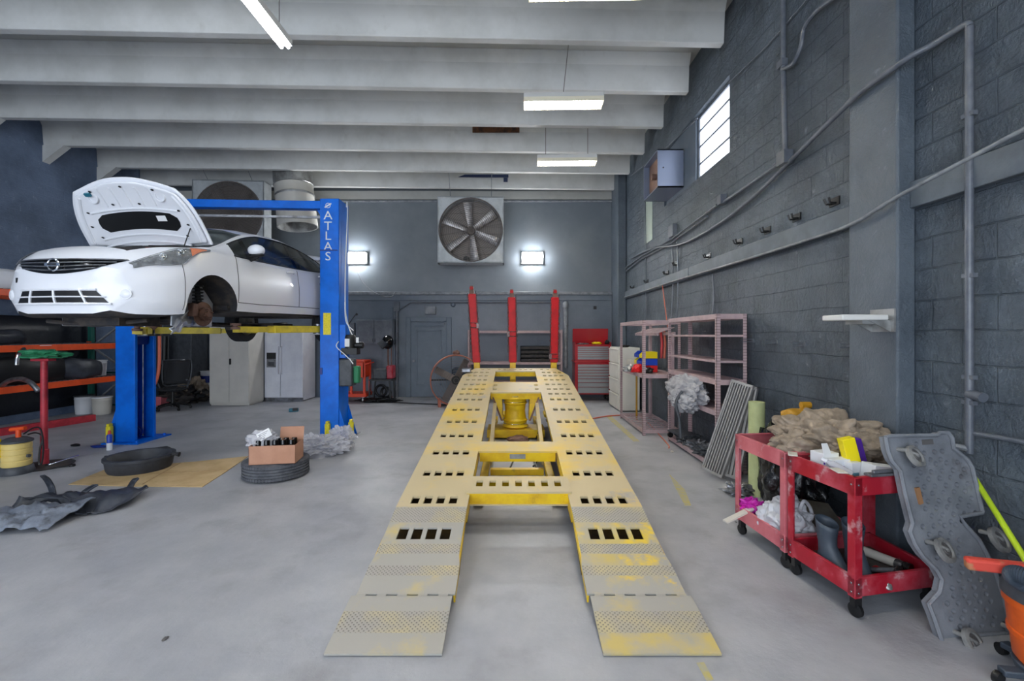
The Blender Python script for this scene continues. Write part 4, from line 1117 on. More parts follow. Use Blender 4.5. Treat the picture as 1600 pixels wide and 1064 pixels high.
for sg in (-1, 1):
    xo = sg*.945; xi = sg*.402
    b.box(min(xo, xo-sg*.012), max(xo, xo-sg*.012), 0, dv(8.15), -.13, -.018); b.box(min(xi, xi+sg*.012), max(xi, xi+sg*.012), 0, V1-.2, -.13, -.018)
    b.box(min(xi, xo), max(xi, xo), 0, V1-.4, -.135, -.125, 1)
for Y in (4.61, 4.88-.012, 6.96, 7.64-.012, 8.50, 8.77): b.box(-.385, .385, dv(Y), dv(Y)+.012, -.11 if Y < 7 else -.10, -.018)
b.box(-.77, .77, V1-.012, V1, -.12, -.018)
b.xf(RM); b.build('deck_beam', ['deck_y', 'deck_in'], rack, True, smooth=0)
b = MB(); b.box(-.08, .08, dv(4.61)-.003, dv(4.61), -.08, -.03); b.xf(RM); b.build('data_plate', 'galv', rack, True)
# removable crosspiece with seven holes
xs2 = [-.43, .43]; ys2 = [dv(3.70), dv(3.99)]; hh = []
for k in range(7): c_ = -.33+.11*k; hh.append((c_-.028, c_+.028, dv(3.80), dv(3.90)))
for h_ in hh: xs2 += h_[:2]; ys2 += h_[2:]
b = MB(); b.plate(xs2, ys2, lambda x, y: not any(a < x < c_ and d_ < y < e for a, c_, d_, e in hh), .004, .02)
b.box(-.42, .42, dv(3.70), dv(3.70)+.012, -.09, .004, 1); b.box(-.42, .42, dv(3.99)-.012, dv(3.99), -.09, .004, 1); b.box(-.42, .42, dv(3.69), dv(3.98), -.095, -.085, 0)
b.box(-.10, .10, dv(3.70)-.004, dv(3.70), -.05, -.01, 1)
b.box(.36, .43, dv(3.68), dv(3.70), -.06, -.01, 1)
b.xf(RM); b.build('crosspiece', ['deck', 'deck_y'], rack, True, smooth=0)
# ramps
def rz(Y): return .006+.2*(Y-2.26) if Y > 2.3 else .014
for sg in (-1, 1):
    rp = None
    for seg, (Y0, Y1, hw_) in enumerate(((2.66, 3.5, .272), (2.26, 2.645, .294))):
        z0, z1 = rz(Y0), (.278 if seg == 0 else rz(Y1)-.0)
        if seg == 1: z0 = .016
        a = math.atan2(z1-z0, Y1-Y0); L = math.hypot(z1-z0, Y1-Y0)
        m4 = Matrix.Translation((RC+sg*(.6735 if seg == 0 else .695), Y0, z0)) @ Matrix.Rotation(a, 4, 'X')
        def ln(Y): return (Y-Y0)/(Y1-Y0)*L
        hs = []
        if seg == 0: hs = [(c_-.6735-.034, c_-.6735+.034, ln(3.13), ln(3.25)) for c_ in cx_] if sg > 0 else [(.6735-c_-.034, .6735-c_+.034, ln(3.13), ln(3.25)) for c_ in cx_]
        bands = [(3.31, 3.49), (2.99, 3.085), (2.80, 2.885)] if seg == 0 else [(2.385, 2.53)]
        xx = [-hw_, hw_]; yy = [0, L]
        for h_ in hs: xx += h_[:2]; yy += h_[2:]
        for q0, q1 in bands: yy += [ln(q0), ln(q1)]
        b = MB(); b.plate(xx, yy, lambda x, y: not any(p < x < q and r_ < y < s_ for p, q, r_, s_ in hs), -.012, 0, mf=lambda x, y: 1 if any(ln(p) < y < ln(q) for p, q in bands) else 0)
        if seg == 0:
            for x in (-hw_, hw_-.01): b.box(x, x+.01, 0, L, -.06, -.012, 2)
            b.box(-hw_+.012, hw_-.012, ln(2.95), L-.02, -.13, -.12, 3)
            for p in b.v:                                     # wider lower half
                if p.y < ln(2.96): p.x *= 1.055
        else:
            for k in range(-4, 5, 2): b.box(k*.06-.028, k*.06+.028, L-.004, L+.016, -.012, .0)
        b.xf(m4)
        if seg == 0:
            rp = b.build('ramp', ['ramp', 'ramp_dots', 'deck_y', 'deck_in'], rack, True, smooth=0)
        else:
            o_ = b.build('ramp_flap', ['ramp', 'ramp_dots'], rack, True, smooth=0)
# air bellows and its yoke
b = MB(); pr = []
zt = .68
for k in range(33):
    t = k/32; z = .16+(zt-.16)*t; ww = .155+.03*abs(2*t-1)
    bulge = .022*max(0, math.sin(t*PI*12)) if (t < .3 or t > .7) else 0
    pr.append((ww+bulge, z))
b.lathe([(0, .15)]+pr+[(0, zt)], (RC-.01, 7.15, 0), n=36); b.build('air_bellows', 'deck_y', rack, True, smooth=50)
b = MB()
for t in (.04, .12, .22, .76, .84, .94): b.ring((RC-.01, 7.15, .16+(zt-.16)*t), (0, 0, 1), .186-.03*(1-abs(2*t-1)), .006, 36, 6)
b.build('bellows_band', 'chrome', rack, True)
for sg in (-1, 1):
    b = MB(); b.pris([(RC+sg*.38, 6.98, .70), (RC+sg*.22, 6.98, .70), (RC+sg*.20, 6.98, .30), (RC+sg*.23, 6.98, .30)], (0, .35, 0), 0, 0)
    b.pris([(RC+sg*.385, 6.97, .70), (RC+sg*.36, 6.97, .70), (RC+sg*.20, 6.97, .28), (RC+sg*.23, 6.97, .28)], (0, .36, 0), 1, 1); b.build('yoke', ['deck_y', 'rusty'], rack, True, smooth=0)
b = MB(); b.box(RC-.44, RC+.44, 6.92, 7.38, .03, .15); b.box(RC-.40, RC-.32, 4.2, 8.4, .02, .10); b.box(RC+.32, RC+.40, 4.2, 8.4, .02, .10); b.box(RC-.40, RC+.40, 4.62, 4.72, .02, .09); b.box(RC-.3, RC+.3, 5.1, 5.18, .02, .09); b.build('base_frame', 'deck_y', rack, True, bevel=.006)
b = MB()
for sg in (-1, 1):
    b.bar((RC+sg*.32, 5.4, .08), (RC+sg*.32, 7.3, .62), .05, .06); b.bar((RC+sg*.27, 6.3, .08), (RC+sg*.30, 5.0, .36), .05, .05)
    b.tube([(RC+sg*.25, 6.1, .1), (RC+sg*.36, 6.6, .16), (RC+sg*.3, 6.7, .35)], .014, 6)
b.build('lift_link', 'deck', rack, True)
b = MB()
for sg in (-1, 1):
    for Y in (3.72, 8.45):
        z = .278+.128*(Y-3.5)-.13; b.box(RC+sg*.67-.06, RC+sg*.67+.06, Y-.06, Y+.06, 0, max(.1, z)); b.box(RC+sg*.67-.1, RC+sg*.67+.1, Y-.1, Y+.1, 0, .012)
b.build('leg', 'deck_in', rack, True)
b = MB(); b.tube(catm([(RC-.33, 6.0, .012), (RC-.1, 6.35, .012), (RC+.15, 6.3, .012), (RC+.3, 6.0, .012), (RC+.2, 5.5, .012)]), .011, 6); b.tube(catm([(RC-.1, 5.3, .012), (RC, 5.9, .012), (RC+.2, 5.8, .012), (RC+.24, 5.2, .012)]), .01, 6)
b.tube(catm([(RC+.28, 7.2, .6), (RC+.33, 7.0, .4), (RC+.34, 6.9, .15), (RC+.3, 6.9, .02)]), .008, 6); b.build('air_hose', 'black', rack, True)
b = MB(); b.blob((RC+.03, 6.75, .0), (.16, .1, .06), 3, .3, 2, 3); b.build('floor_pump', 'rusty', rack, True)
b = MB(); c_ = W(729, 577, 8.4); b.box(c_.x-.08, c_.x+.08, 8.3, 8.5, c_.z-.05, c_.z+.02); b.build('deck_clamp', 'steel', rack, True, bevel=.01)
# pulling towers with chains
def tower(x, top, xt, lab, ring_z, wid=.145):
    Y = 9.05; t = thing('pulling_tower', lab, 'pulling tower', (x, Y, 0), 0)
    h = top; zb = 1.05; sx = (xt-x)/(h-.9)
    b = MB()
    def xx(z): return sx*(z-.9)
    w_ = wid/2
    vs = []
    for z in (zb, h-.16):
        for a, c_ in ((-w_, -.07), (w_, -.07), (w_, .07), (-w_, .07)): vs.append((xx(z)+a, c_, z))
    b.add(vs, [(3, 2, 1, 0), (4, 5, 6, 7), (0, 1, 5, 4), (1, 2, 6, 5), (2, 3, 7, 6), (3, 0, 4, 7)]); b.build('mast', 'red', t, bevel=.008)
    b = MB()
    for a in (-w_-.004, w_+.004):
        vs = []
        for z in (zb+.02, h-.2): vs += [(xx(z)+a-.007, -.085, z), (xx(z)+a+.007, -.085, z), (xx(z)+a+.007, -.06, z), (xx(z)+a-.007, -.06, z)]
        b.add(vs, [(3, 2, 1, 0), (4, 5, 6, 7), (0, 1, 5, 4), (1, 2, 6, 5), (2, 3, 7, 6), (3, 0, 4, 7)])
    b.build('rail', 'red_dots', t)
    b = MB(); b.bar((0, .0, .0), (xx(zb), 0, zb+.02), wid*.8, .11, 0, (0, 1, 0)); b.box(-.2, .2, -.25, .2, 0, .06); b.bar((0, -.2, .82), (0, -.55, .80), .1, .08); b.build('base', 'deck_y', t, bevel=.008)
    b = MB(); b.pris([(xx(h)-.05, -.05, h-.17), (xx(h)+.05, -.05, h-.17), (xx(h)+.03, -.05, h), (xx(h)-.03, -.05, h)], (0, .1, 0)); b.build('tower_head', 'rusty', t)
    b = MB(); b.lathe([(0, 0), (.035, 0), (.035, .03), (0, .03)], (xx(h), -.06, h-.05), (0, -1, 0), 14); b.build('pulley', 'red', t)
    b = MB()
    def links(pts):
        P_ = catm(pts, 6); L = 0
        for i in range(0, len(P_)-1):
            a, c_ = P_[i], P_[i+1]; n_ = max(1, int((c_-a).length/.045))
            for k in range(n_):
                p = a.lerp(c_, k/n_); q = a.lerp(c_, (k+1)/n_); m_ = (p+q)/2; d_ = (q-p).normalized()
                sd = d_.cross(V((0, 1, 0))).normalized() if (i+k) % 2 else V((0, 1, 0)); b.tube([p+sd*.010, m_+sd*.012, q+sd*.010], .005, 4); b.tube([p-sd*.010, m_-sd*.012, q-sd*.010], .005, 4)
    links([(xx(h)+w_+.01, -.05, h-.1), (xx(2)+w_+.015, -.09, 2.0), (xx(1.4)+w_+.012, -.09, 1.25)])
    links([(xx(h)-w_-.005, -.05, h-.15), (xx(2)-w_-.01, -.09, 2.0), (xx(1.4)-w_-.01, -.09, 1.25)])
    b.build('chain', 'chain', t)
    b = MB(); z = ring_z
    for dz in (0, -.09): b.ring((xx(z), 0, z+dz), (.05, 0, 1), w_*1.22, .008, 24, 6)
    b.obox((xx(z)+w_*1.1*(1 if x < -.5 else -1), -.1, z-.05), (.05, .05, .10)); b.build('collar', 'chain', t)
tower(W(746, 0, 9.05).x, 2.57, W(737, 0, 9.05).x, 'red pulling tower with chains behind the rack, leftmost of three', 1.83)
tower(W(801.5, 0, 9.05).x, 2.50, W(799.5, 0, 9.05).x, 'red pulling tower behind the middle of the rack deck', 1.66)
tower(W(865, 0, 9.05).x, 2.50, W(867, 0, 9.05).x, 'red pulling tower with chains behind the rack, rightmost of three', 1.22)
# ---------------------------------------------------------------- left side of the shop
def angle_post(b, x, y, z0, z1, sx, sy, w_=.045, m=0):
    b.box(min(x, x+sx*w_), max(x, x+sx*w_), min(y, y+sy*.004), max(y, y+sy*.004), z0, z1, m)
    b.box(min(x, x+sx*.004), max(x, x+sx*.004), min(y, y+sy*w_), max(y, y+sy*w_), z0, z1, m)
# pallet rack
t = thing('pallet_rack', 'tall storage rack with orange beams and green uprights along the left wall', 'storage rack', (-8.5, 8.1, 0))
for Y in (6.25, 9.62):
    for x in (-8.95, -8.12):
        b = MB(); b.box(x-.0, x+.08, Y-.04, Y+.04, 0, 2.9); b.box(x-.02, x+.1, Y-.07, Y+.07, 0, .012); b.build('upright', 'green_up', t, True, bevel=.004)
    b = MB(); zz = [.12, .8, 1.35, 1.95, 2.6]
    for k in range(4):
        a, c_ = (-8.9, -8.1) if k % 2 == 0 else (-8.1, -8.9)
        b.bar((a, Y, zz[k]), (c_, Y, zz[k+1]), .035, .03, 1)
    for z in zz: b.bar((-8.9, Y, z), (-8.1, Y, z), .035, .03)
    b.build('brace', ['green_up', 'pipe_lite'], t, True)
for z in (.73, 1.39, 2.29):
    for x in (-8.10, -8.92):
        b = MB(); b.box(x, x+.045, 6.29, 9.58, z-.07, z+.04); b.box(x-.01, x+.055, 9.53, 9.58, z-.1, z+.07); b.build('beam', 'orange', t, True, bevel=.004)
    b = MB()
    for k in range(34): y = 6.32+k*.097; b.box(-8.92, -8.06, y, y+.008, z+.04, z+.048)
    for k in range(9): x = -8.9+k*.1; b.box(x, x+.008, 6.3, 9.55, z+.036, z+.044)
    b.build('wire_deck', 'steel', t, True, smooth=0)
b = MB()
for z in (.73,): pass
b.box(-8.058, -8.052, 7.75, 7.95, 1.41, 1.42); b.build('label_strip', 'white', t, True)
b = MB()
for i in range(25):
    for j in range(7):
        y = 5.9+i*.165; z = .15+j*.3; b.v.append(V((XL+.03+.025*noise.noise(V((y*2.1, z*1.4, 3))), y, z)))
for i in range(24):
    for j in range(6): k = i*7+j; b.f.append([k, k+1, k+8, k+7]); b.m.append(0)
o_ = b.build('wall_sheet', mat('sheet', (34, 38, 46), .35, bump=.5, bs=5)); so = o_.modifiers.new('s', 'SOLIDIFY'); so.thickness = .004
tag(o_, 'dark wrinkled plastic sheet hung on the left wall behind the rack', 'plastic sheet')
b = MB(); p, q = F(-60, 680, .1), F(147, 649, .1); b.bar(p-V((0, 0, .04)), q-V((0, 0, .04)), .1, .12)
tag(b.build('steel_beam', 'stand_red', bevel=.006), 'red steel beam lying on the floor in front of the pallet rack', 'beam')
# body parts on the rack
def arcpart(name, c, w_, dp, ht, rzz, m, label, cat, curve=1.0, lip=.03, z0=0, tilt=0):
    b = MB(); n = 22; k = 7
    for i in range(n+1):
        u = i/n*2-1
        for j in range(k+1):
            v = j/k
            x = u*w_/2; y = -dp*(1-abs(u)**(2.2*curve)); y += -.06*math.sin(v*PI)*1.0
            z = ht*v+.05*noise.noise(V((u*2, v*2, w_*9)))
            z *= (1-.25*abs(u)**3); b.v.append(V((x, y, z)))
    for i in range(n):
        for j in range(k): q = i*(k+1)+j; b.f.append([q, q+1, q+k+2, q+k+1]); b.m.append(0)
    b.xf(Matrix.Translation(c) @ Matrix.Rotation(rzz, 4, 'Z') @ Matrix.Rotation(tilt, 4, 'X'))
    o_ = b.build(name, m); so = o_.modifiers.new('s', 'SOLIDIFY'); so.thickness = .012; so.offset = 1
    return tag(o_, label, cat)
arcpart('bumper_cover', (-8.45, 7.6, .80), 1.6, .32, .42, R(75), 'black', 'black bumper cover on the lower orange shelf near the left picture edge', 'bumper')
arcpart('fender', (-8.35, 8.55, .79), .95, .26, .36, R(60), 'dark_plastic', 'dark curved fender on the lower orange shelf behind the red stand', 'fender')
arcpart('fender', (-8.6, 7.3, 1.45), 1.2, .25, .25, R(80), 'dark_plastic', 'dark body panel lying on the middle level of the orange rack', 'fender')
arcpart('bumper_cover', (-8.5, 7.6, 2.34), 1.5, .3, .3, R(80), 'white_paint', 'white bumper cover on the top level of the orange rack beside the car', 'bumper')
b = MB(); b.tube(catm([W(2, 603, 7.2), W(14, 595, 7.1), W(32, 592, 7.0), W(48, 598, 6.9), W(60, 611, 6.9)]), .035, 10)
tag(b.build('trim_strip', 'steel'), 'curved shiny grey trim strip hanging off the lower orange shelf', 'trim strip')
b = MB(); b.tube(catm([W(26, 570, 7.1), W(27, 560, 7.1), W(31, 550, 7.1), W(38, 545, 7.0)]), [.03]*18+[.02], 10)
tag(b.build('chrome_trim', 'chrome'), 'small curved chrome trim piece under the middle orange beam', 'trim strip')
def bucket(c, r, h, m1, m2, label, band=None):
    t = thing('bucket', label, 'bucket', c)
    b = MB(); b.lathe([(0, 0), (r*.88, 0), (r*.95, h*.45), (r*.97, h*.8), (r, h*.82), (r, h*.86), (r*.97, h*.88), (r, h), (r*.96, h), (r*.9, .1*h), (0, .1*h)], n=24); b.build('body', m1, t)
    b = MB(); b.lathe([(r*.98, h*.97), (r*1.05, h*.97), (r*1.05, h*1.04), (0, h*1.05)], n=24); b.build('lid', m2, t)
    if band: b = MB(); b.lathe([(r*.925, h*.2), (r*.975, h*.7), (r*.97, h*.7)], n=24); b.build('label_band', band, t)
    return t
bucket((-8.35, 9.15, .78), .15, .3, 'white', 'white', 'white bucket on the lower orange shelf next to the green upright')
bucket((-8.65, 9.3, .78), .13, .26, 'bin_blue', 'grey_plastic', 'blue bucket with grey lid on the lower orange shelf at the wall side')
bucket((-8.3, 9.2, 0), .16, .34, 'offwhite', 'white', 'off-white bucket on the floor under the pallet rack')
bucket((-8.7, 9.25, 0), .16, .36, 'white', 'grey_plastic', 'white bucket with grey lid on the floor under the pallet rack, against the wall')
# red stand
p = F(69, 728); t = thing('pipe_stand', 'red pipe stand on a round dark base in front of the rack', 'stand', (p.x, p.y, 0))
b = MB(); b.lathe([(0, 0), (.27, 0), (.28, .012), (.1, .025), (.06, .03), (0, .03)], n=32); b.build('base', 'car_under', t)
b = MB(); b.lathe([(.0, .03), (.045, .03), (.045, .2), (.036, .21), (.034, 1.28), (0, 1.28)], n=18); b.build('pole', 'stand_red', t)
b = MB(); b.box(-.12, .1, -.05, .05, 1.28, 1.31); b.box(-.12, -.1, -.05, .05, 1.31, 1.36); b.build('top_plate', 'stand_red', t, bevel=.004)
b = MB(); b.blob((p.x+.0, p.y-.02, 1.315), (.24, .13, .06), 4, .5, 1.8, 4); tag(b.build('rag', 'green'), 'green rag draped over the top of the red pipe stand', 'rag')
# chrome rod and jack handle on the floor
b = MB(); b.tube([F(76, 727, .03)+V((0, -.02, 0)), F(122, 712, .02)], .014, 10); b.tube([F(76, 727, .03)+V((0, -.02, 0)), F(80, 725.6, .03)+V((0, -.02, 0))], .022, 10); tag(b.build('chrome_rod', 'chrome'), 'shiny chrome rod lying across the round base of the red stand', 'rod')
b = MB(); b.tube([F(92, 728, .012)+V((0, -.1, 0)), F(112, 727, .012)], .009, 8); b.lathe([(.012, -.012), (.03, -.012), (.03, .012), (.012, .012)], F(113, 727, .012), (0, 0, 1), 14, closed=True); tag(b.build('wrench', 'black'), 'short dark wrench on the floor right of the round base', 'wrench')
b = MB(); c_ = F(118, 697); b.blob(c_, (.07, .04, .02), 8, .3, 2, 2); tag(b.build('rag_scrap', 'black'), 'small dark scrap on the floor between stand and blue post', 'scrap')
# oil extractor
p = F(8, 744); t = thing('oil_extractor', 'round yellow oil extractor tank with black base and orange handle at the left picture edge', 'tank', (p.x, p.y+.12, 0))
b = MB(); b.lathe([(0, 0), (.15, 0), (.155, .02), (.14, .08), (.13, .09), (0, .09)], n=28); b.build('base', 'grey_plastic', t)
b = MB(); pr = [(.125, .09)]
for k in range(4): z = .1+.065*k; pr += [(.13, z), (.13, z+.045), (.125, z+.05), (.125, z+.06)]
b.lathe([(0, .09)]+pr+[(0, .36)], n=28); b.build('tank', 'tank_yellow', t)
b = MB(); b.lathe([(0, .36), (.14, .36), (.14, .38), (.09, .41), (0, .42)], n=28); b.lathe([(0, 0), (.02, 0), (.02, .03), (0, .03)], (.12, 0, .2), (1, 0, 0), 10); b.build('lid', 'grey_plastic', t)
b = MB(); b.tube([(.02, 0, .41), (.02, 0, .5)], .025, 10); b.tube([(-.07, 0, .5), (.1, 0, .52)], .022, 10); b.build('handle', 'orange', t)
b = MB(); b.box(-.15, -.06, -.16, -.1, .2, .42); b.build('label_plate', 'yellow', t, bevel=.01)
b = MB(); b.tube(catm([(.08, 0, .45), (.18, .02, .52), (.28, .0, .50), (.33, -.02, .3), (.31, -.02, .12), (.28, -.02, .12), (.29, -.02, .28), (.3, 0, .42), (.2, .02, .46), (.1, .03, .44)]), .009, 6); b.build('hose', 'black', t)
# spray can and bottle by the left post
p = F(171, 703); t = thing('spray_can', 'blue and white spray can on the floor before the left blue post', 'spray can', p)
b = MB(); b.lathe([(0, 0), (.033, 0), (.033, .13), (0, .13)], n=16); b.build('lower_body', 'white', t)
b = MB(); b.lathe([(0, .1), (.034, .1), (.034, .2), (.02, .22), (0, .22)], n=16); b.build('upper_body', 'bin_blue', t)
b = MB(); b.lathe([(0, .22), (.02, .22), (.016, .27), (0, .27)], n=12); b.build('cap', 'red_wood', t)
b = MB(); c_ = F(155, 699); b.blob(c_, (.12, .05, .02), 12, .3, 2, 3); tag(b.build('blue_rag', 'blue_dark'), 'small dark blue rag on the floor left of the spray can', 'rag')
# round plastic drain ring on cardboard
pts = [F(107, 757, .004), F(171, 731, .004), F(300, 722, .004), F(388, 713, .004), F(352, 738, .004), F(316, 761, .004), F(200, 760, .004)]
b = MB(); b.pris([V((q.x, q.y, .001)) for q in pts], (0, 0, .007)); o_ = tag(b.build('cardboard_sheet', 'cardboard', smooth=0), 'flattened cardboard sheet on the floor under the black pan', 'cardboard')
b = MB()
for a, c_ in ((F(135, 746), F(356, 735)), (F(222, 758), F(282, 724))): b.bar(V((a.x, a.y, .0088)), V((c_.x, c_.y, .0088)), .012, .0012)
b.build('fold_line', mat('fold', (160, 132, 92), .8), o_, True)
p = V(((219-CX)/FL*5.42, 5.42, .009)); t = thing('drain_pan', 'deep round black drain pan standing on the cardboard sheet', 'drain pan', p)
b = MB(); b.lathe([(0, 0), (.30, 0), (.315, .03), (.33, .13), (.345, .135), (.345, .165), (.30, .165), (.285, .14), (.27, .03), (0, .025)], n=48); b.build('pan', 'pan_black', t)
b = MB(); b.tube([(.33, .05, .15), (.38, .06, .155), (.42, .065, .15)], [.015, .018, .03], 10); b.build('spout', 'rubber', t); b = MB(); b.tube([(-.33, -.05, .15), (-.37, -.055, .15)], .016, 10); b.build('lug', 'rubber', t); b = MB(); b.tube([(-.1, .33, .15), (.06, .34, .17), (.14, .31, .15)], .014, 8); b.build('handle', 'rubber', t)
# tyre with carton
p = F(428, 758); t = thing('loose_tyre', 'worn grey tyre lying flat on the floor under an open carton', 'tyre', (-2.70, 5.20, 0))
b = MB(); h = .20; pr = [(.215, .03), (.24, .0), (.30, -.0), (.325, .012)]
n_ = 5
for k in range(n_): z0 = .02+.16*k/n_; z1 = .02+.16*(k+1)/n_; pr += [(.345, z0+.005), (.345, z1-.006), (.334, z1-.004), (.334, z1+.003)]
pr = pr[:-2]+[(.325, h-.012), (.30, h), (.24, h), (.215, h-.03), (.23, h-.05), (.30, h-.04), (.31, .04), (.23, .05)]
b.lathe(pr, n=64, closed=True); b.build('tread_body', 'tyre', t)
b = MB()
for i in range(64):
    a = 2*PI*i/64
    for z in (.035, .165): b.obox((.3425*math.cos(a), .3425*math.sin(a), z), (.010, .022, .03), rot('Z', a))
b.build('tread_block', 'tyre', t, smooth=0)
for o_ in t.children:
    if o_.name.startswith('tread_block'): o_['kind'] = 'stuff'
cx0 = V((-2.62, 5.06, .202)); rzc = R(9)
t = thing('open_carton', 'open brown cardboard carton of black bottles on the tyre', 'carton', cx0, rzc)
b = MB(); w_, d_, h_ = .235, .15, .20
b.box(-w_, w_, -d_, -d_+.005, 0, h_); b.box(-w_, w_, d_-.005, d_, 0, h_); b.box(-w_, -w_+.005, -d_, d_, 0, h_); b.box(w_-.005, w_, -d_, d_, 0, h_); b.box(-w_, w_, -d_, d_, 0, .005)
b.build('box_body', 'carton', t, smooth=0)
b = MB(); b.pris([(-.02, d_, h_), (w_, d_, h_), (w_, d_+.03, h_+.14), (-.02, d_+.03, h_+.14)], (0, .004, 0)); b.build('flap', 'carton', t, smooth=0)
mz = Matrix.Translation(cx0) @ Matrix.Rotation(rzc, 4, 'Z')
for i in range(5):
    for j in range(2):
        b = MB(); b.lathe([(0, 0), (.036, 0), (.036, .15), (.03, .17), (.03, .22), (.026, .235), (0, .235)], mz @ V((-.17+.085*i, -.06+.1*j, .008)), n=14)
        tag(b.build('bottle', 'black_gloss'), 'black capped bottle standing in the open carton', 'bottle', 'black bottles in the open carton')
t = thing('clear_bag', 'clear bag with a white printed label on the left end of the carton', 'bag', mz @ V((-.16, .02, .25)), R(20))
b = MB(); b.blob((0, 0, -.02), (.14, .09, .10), 21, .28, 2.0, 4, flat=False, ridge=True); b.build('film', 'plastic_clear', t)
b = MB(); m4 = Matrix.Translation((.03, -.075, .05)) @ Matrix.Rotation(R(-28), 4, 'Y') @ Matrix.Rotation(R(70), 4, 'X'); b.box(-.07, .07, -.045, .045, 0, .003, 0)
for k in range(4): b.box(-.055, .05-.02*k, .02-.017*k, .024-.017*k, .003, .004, 1)
b.xf(m4); b.build('label', ['paper', 'grey_plastic'], t)
b = MB(); b.blob((-2.62, 6.12, 0), (.36, .22, .14), 33, .34, 2.2, 5, ridge=True); b.blob((-2.42, 6.42, .0), (.14, .16, .17), 35, .34, 2.2, 5, ridge=True)
tag(b.build('plastic_wrap', 'plastic_clear', smooth=25), 'heap of crumpled clear plastic wrap at the foot of the right blue post', 'plastic wrap')
c_ = F(459, 643); t = thing('glue_box', 'small teal box lying alone on the floor in front of the fridge', 'box', c_, R(20))
b = MB(); b.box(-.09, .09, -.05, .05, 0, .07); b.build('box_body', 'teal', t, bevel=.01); b = MB(); b.box(-.02, .08, -.052, .03, .02, .072); b.build('flap', 'black', t)
# engine splash shields on the floor, front left
def shield(name, pxs, zf, m, label, seed, amp=.05, th=.006):
    """pxs: list of (left px, left py, right px, right py) rows; zf(u,v) height"""
    b = MB(); nu = 26; rows = []
    nr = len(pxs)-1
    for r_ in range(nr*4+1):
        k = min(nr-1, r_//4); t_ = (r_-4*k)/4
        a = [pxs[k][i]*(1-t_)+pxs[k+1][i]*t_ for i in range(4)]
        P0, P1 = F(a[0], a[1]), F(a[2], a[3])
        for i in range(nu+1):
            u = i/nu; p = P0.lerp(P1, u); v = r_/(nr*4)
            z = .012+max(0, zf(u, v))+abs(amp*noise.noise(V((p.x*5, p.y*5, seed))))+.5*amp*abs(noise.noise(V((p.x*13, p.y*13, seed+4))))
            b.v.append(V((p.x+.03*noise.noise(V((u*6, v*3, seed))), p.y+.03*noise.noise(V((u*6, v*3, seed+9))), z)))
    for j in range(nr*4):
        for i in range(nu): k = j*(nu+1)+i; b.f.append([k, k+1, k+nu+2, k+nu+1]); b.m.append(0)
    o_ = b.build(name, m, smooth=45); so = o_.modifiers.new('s', 'SOLIDIFY'); so.thickness = th; so.offset = 1
    return o_
s1 = shield('bumper_shell', [(12, 806, 225, 768), (30, 800, 232, 774), (90, 800, 205, 792), (120, 808, 165, 803)], lambda u, v: .10*math.sin(PI*min(1, v*1.1))*(1-.4*u), 'dark_plastic', 'dark', 3, .07)
tag(s1, 'dark torn plastic bumper shell lying on the floor at lower left', 'bumper')
s2_ = shield('splash_shield', [(-60, 812, 128, 797), (-60, 825, 150, 800), (-50, 834, 120, 812), (-30, 838, 75, 832)], lambda u, v: .07*math.sin(PI*v), 'skid', 'x', 11, .10)
tag(s2_, 'grey-blue crumpled splash shield on the floor at the lower left corner', 'splash shield')
def strap(name, pts, w_, m, label):
    P_ = catm(pts, 6); b = MB()
    for i, p in enumerate(P_):
        ww = w_*(1-.25*abs(2*i/(len(P_)-1)-1)**4); b.v += [p+V((-ww/2, 0, 0)), p+V((0, .015, .006)), p+V((ww/2, 0, 0))]
    for i in range(len(P_)-1):
        for k in range(2): a = 3*i+k; b.f.append([a, a+1, a+4, a+3]); b.m.append(0)
    o_ = b.build(name, m); so = o_.modifiers.new('s', 'SOLIDIFY'); so.thickness = .008
    return o_
for pts, w_, lab in (([W(84, 776, 4.45), W(80, 760, 4.5), W(73, 748, 4.45), W(67, 743, 4.35)], .075, 'upright'), ([W(112, 797, 4.2), W(118, 780, 4.25), W(132, 768, 4.3), W(149, 758, 4.3)], .06, 'b'), ([W(198, 767, 4.6), W(203, 760, 4.6), W(208, 752, 4.65), W(213, 748, 4.65)], .06, 'c')):
    o_ = strap('mount_tab', pts, w_, 'dark_plastic', lab); o_.parent = s1; o_.matrix_parent_inverse = Matrix.Translation(s1.location).inverted()
